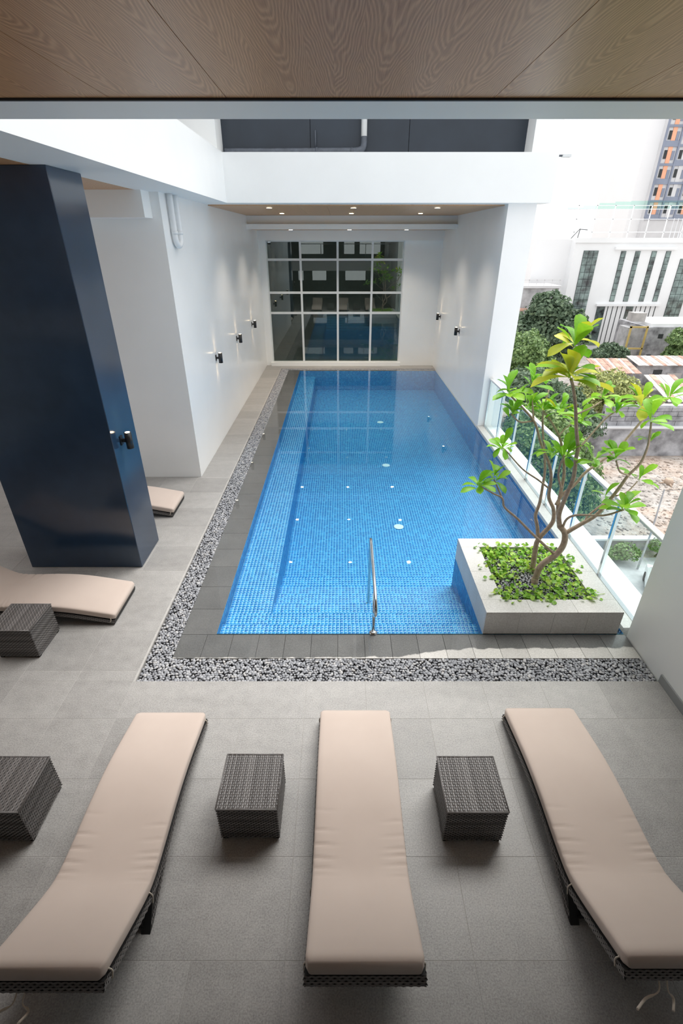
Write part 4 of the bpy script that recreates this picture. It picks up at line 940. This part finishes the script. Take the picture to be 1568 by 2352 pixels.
# street wall, pole, car, tyre, rubble
t = tag(empty('street_wall', (20, 30.2, GZ)), 'low pale concrete street wall between the lot and the road', 'wall')
for k in range(5): box('panel', 'city_concrete', -4+2.6*k, -1.45+2.6*k, 0, 0.3, 0, 0.9, t)
box('coping', 'city_offwhite', -4, 9, -0.1, 0.4, 0.9, 1.05, t)
struct(box('road', 'city_concrete', -20, 60, 16, 29.2, GZ, GZ+0.04), 'pale concrete street below the slab', 'road')
t = tag(empty('utility_pole', (20.55, 27.85, GZ)), 'thin leaning utility pole by the street', 'pole')
MB().tube([(0, 0, 0), (0.05, 0, 3), (-0.1, 0, 6.2)], [0.07, 0.06, 0.045], 8).build('pole', 'city_concrete', t); MB().tube([(-0.1, 0, 6.1), (1.2, 0.1, 6.15), (3.4, 0.2, 5.9)], 0.015, 5).build('wire', 'city_dark', t)
t = tag(empty('tyre', (22.4, 31.4, GZ+0.12)), 'old dark tyre lying on the lot', 'tyre'); 
ring = [(0.34*math.cos(a), 0.34*math.sin(a), 0) for a in np.linspace(0, 2*PI, 20, endpoint=False)]; MB().tube(ring, 0.11, 8, closed=True).build('tread', 'tyre', t); MB().lathe([(0.22, -0.05), (0.22, 0.05)], seg=16).build('hub', 'city_concrete', t)
def car(label, x, y, rz):
    t = tag(empty('car', (x, y, GZ+0.04), rz), label, 'car'); bm = bmesh.new()
    side = [(-2.1, .30), (-2.15, .62), (-1.9, .86), (-1.35, .92), (-0.75, 1.38), (0.75, 1.42), (1.45, .98), (2.05, .88), (2.12, .50), (2.05, .30)]
    a = [bm.verts.new((p[0], -0.82 if p[1] < 1.2 else -0.62, p[1])) for p in side]; b = [bm.verts.new((p[0], 0.82 if p[1] < 1.2 else 0.62, p[1])) for p in side]
    bm.faces.new(a); bm.faces.new(b[::-1])
    for k in range(len(side)): bm.faces.new((a[k], b[k], b[(k+1) % len(side)], a[(k+1) % len(side)]))
    bmesh.ops.recalc_face_normals(bm, faces=bm.faces); me = bpy.data.meshes.new('body'); bm.to_mesh(me); bm.free(); link('body', me, 'car_white', t)
    MB().poly([(-1.31, -0.72, .97), (-0.79, -0.62, 1.36), (-0.79, 0.62, 1.36), (-1.31, 0.72, .97)][::-1]).__class__
    for nm, q in (('windscreen', [(1.47, -0.72, .99), (1.47, 0.72, .99), (0.79, 0.60, 1.43), (0.79, -0.60, 1.43)]), ('rear_window', [(-1.38, 0.72, .94), (-1.38, -0.72, .94), (-0.80, -0.60, 1.39), (-0.80, 0.60, 1.39)]),
                  ('side_window', [(-1.15, -0.80, .96), (1.25, -0.80, .98), (0.70, -0.645, 1.36), (-0.72, -0.645, 1.33)]), ('side_window', [(-1.15, 0.80, .96), (-0.72, 0.645, 1.33), (0.70, 0.645, 1.36), (1.25, 0.80, .98)])):
        mb = MB(); mb.poly(q); cn = sum((Vector(p) for p in q), Vector())/4; mb.poly([tuple(Vector(p)*0.985+Vector((0, 0, 0.0))) for p in q][::-1]); mb.build(nm, 'city_dark', t)
    wh = MB().tube([(0, -0.1, 0), (0, 0.1, 0)], 0.31, 16).me('wheel')
    for wx in (-1.35, 1.35):
        for wy in (-0.76, 0.76): link('wheel', wh, 'tyre', t, (wx, wy, 0.31))
car('white car parked on the street beyond the near right wall', 20.35, 25.0, math.radians(62))
rr = random.Random(5)
stones = []
for k in range(2600):
    x, y = rr.uniform(20.5, 42), rr.uniform(32, 47.5); a = 0.04+0.16*rr.random()**3
    stones.append((x, y, GZ+a*0.2, a, a*0.8, a*0.5, rr.uniform(0, PI), 0, 0))
V, F = pebble_geo(stones); o = link('rubble', np_mesh('rubble', V, F), 'city_ground'); tag(o, 'grey rubble scattered over the dirt lot', 'rubble', kind='stuff')
t = tag(empty('tree_stump', (30.6, 41.5, GZ)), 'cut tree stump left on the dirt lot', 'stump')
MB().tube([(0, 0, 0), (0.02, 0, 0.5)], [0.45, 0.32], 10).build('stump', 'bark', t)
for a in (0.3, 1.7, 3.0, 4.6): MB().tube([(0, 0, 0.15), (0.8*math.cos(a), 0.8*math.sin(a), 0.02)], [0.16, 0.05], 7).build('root', 'bark', t)
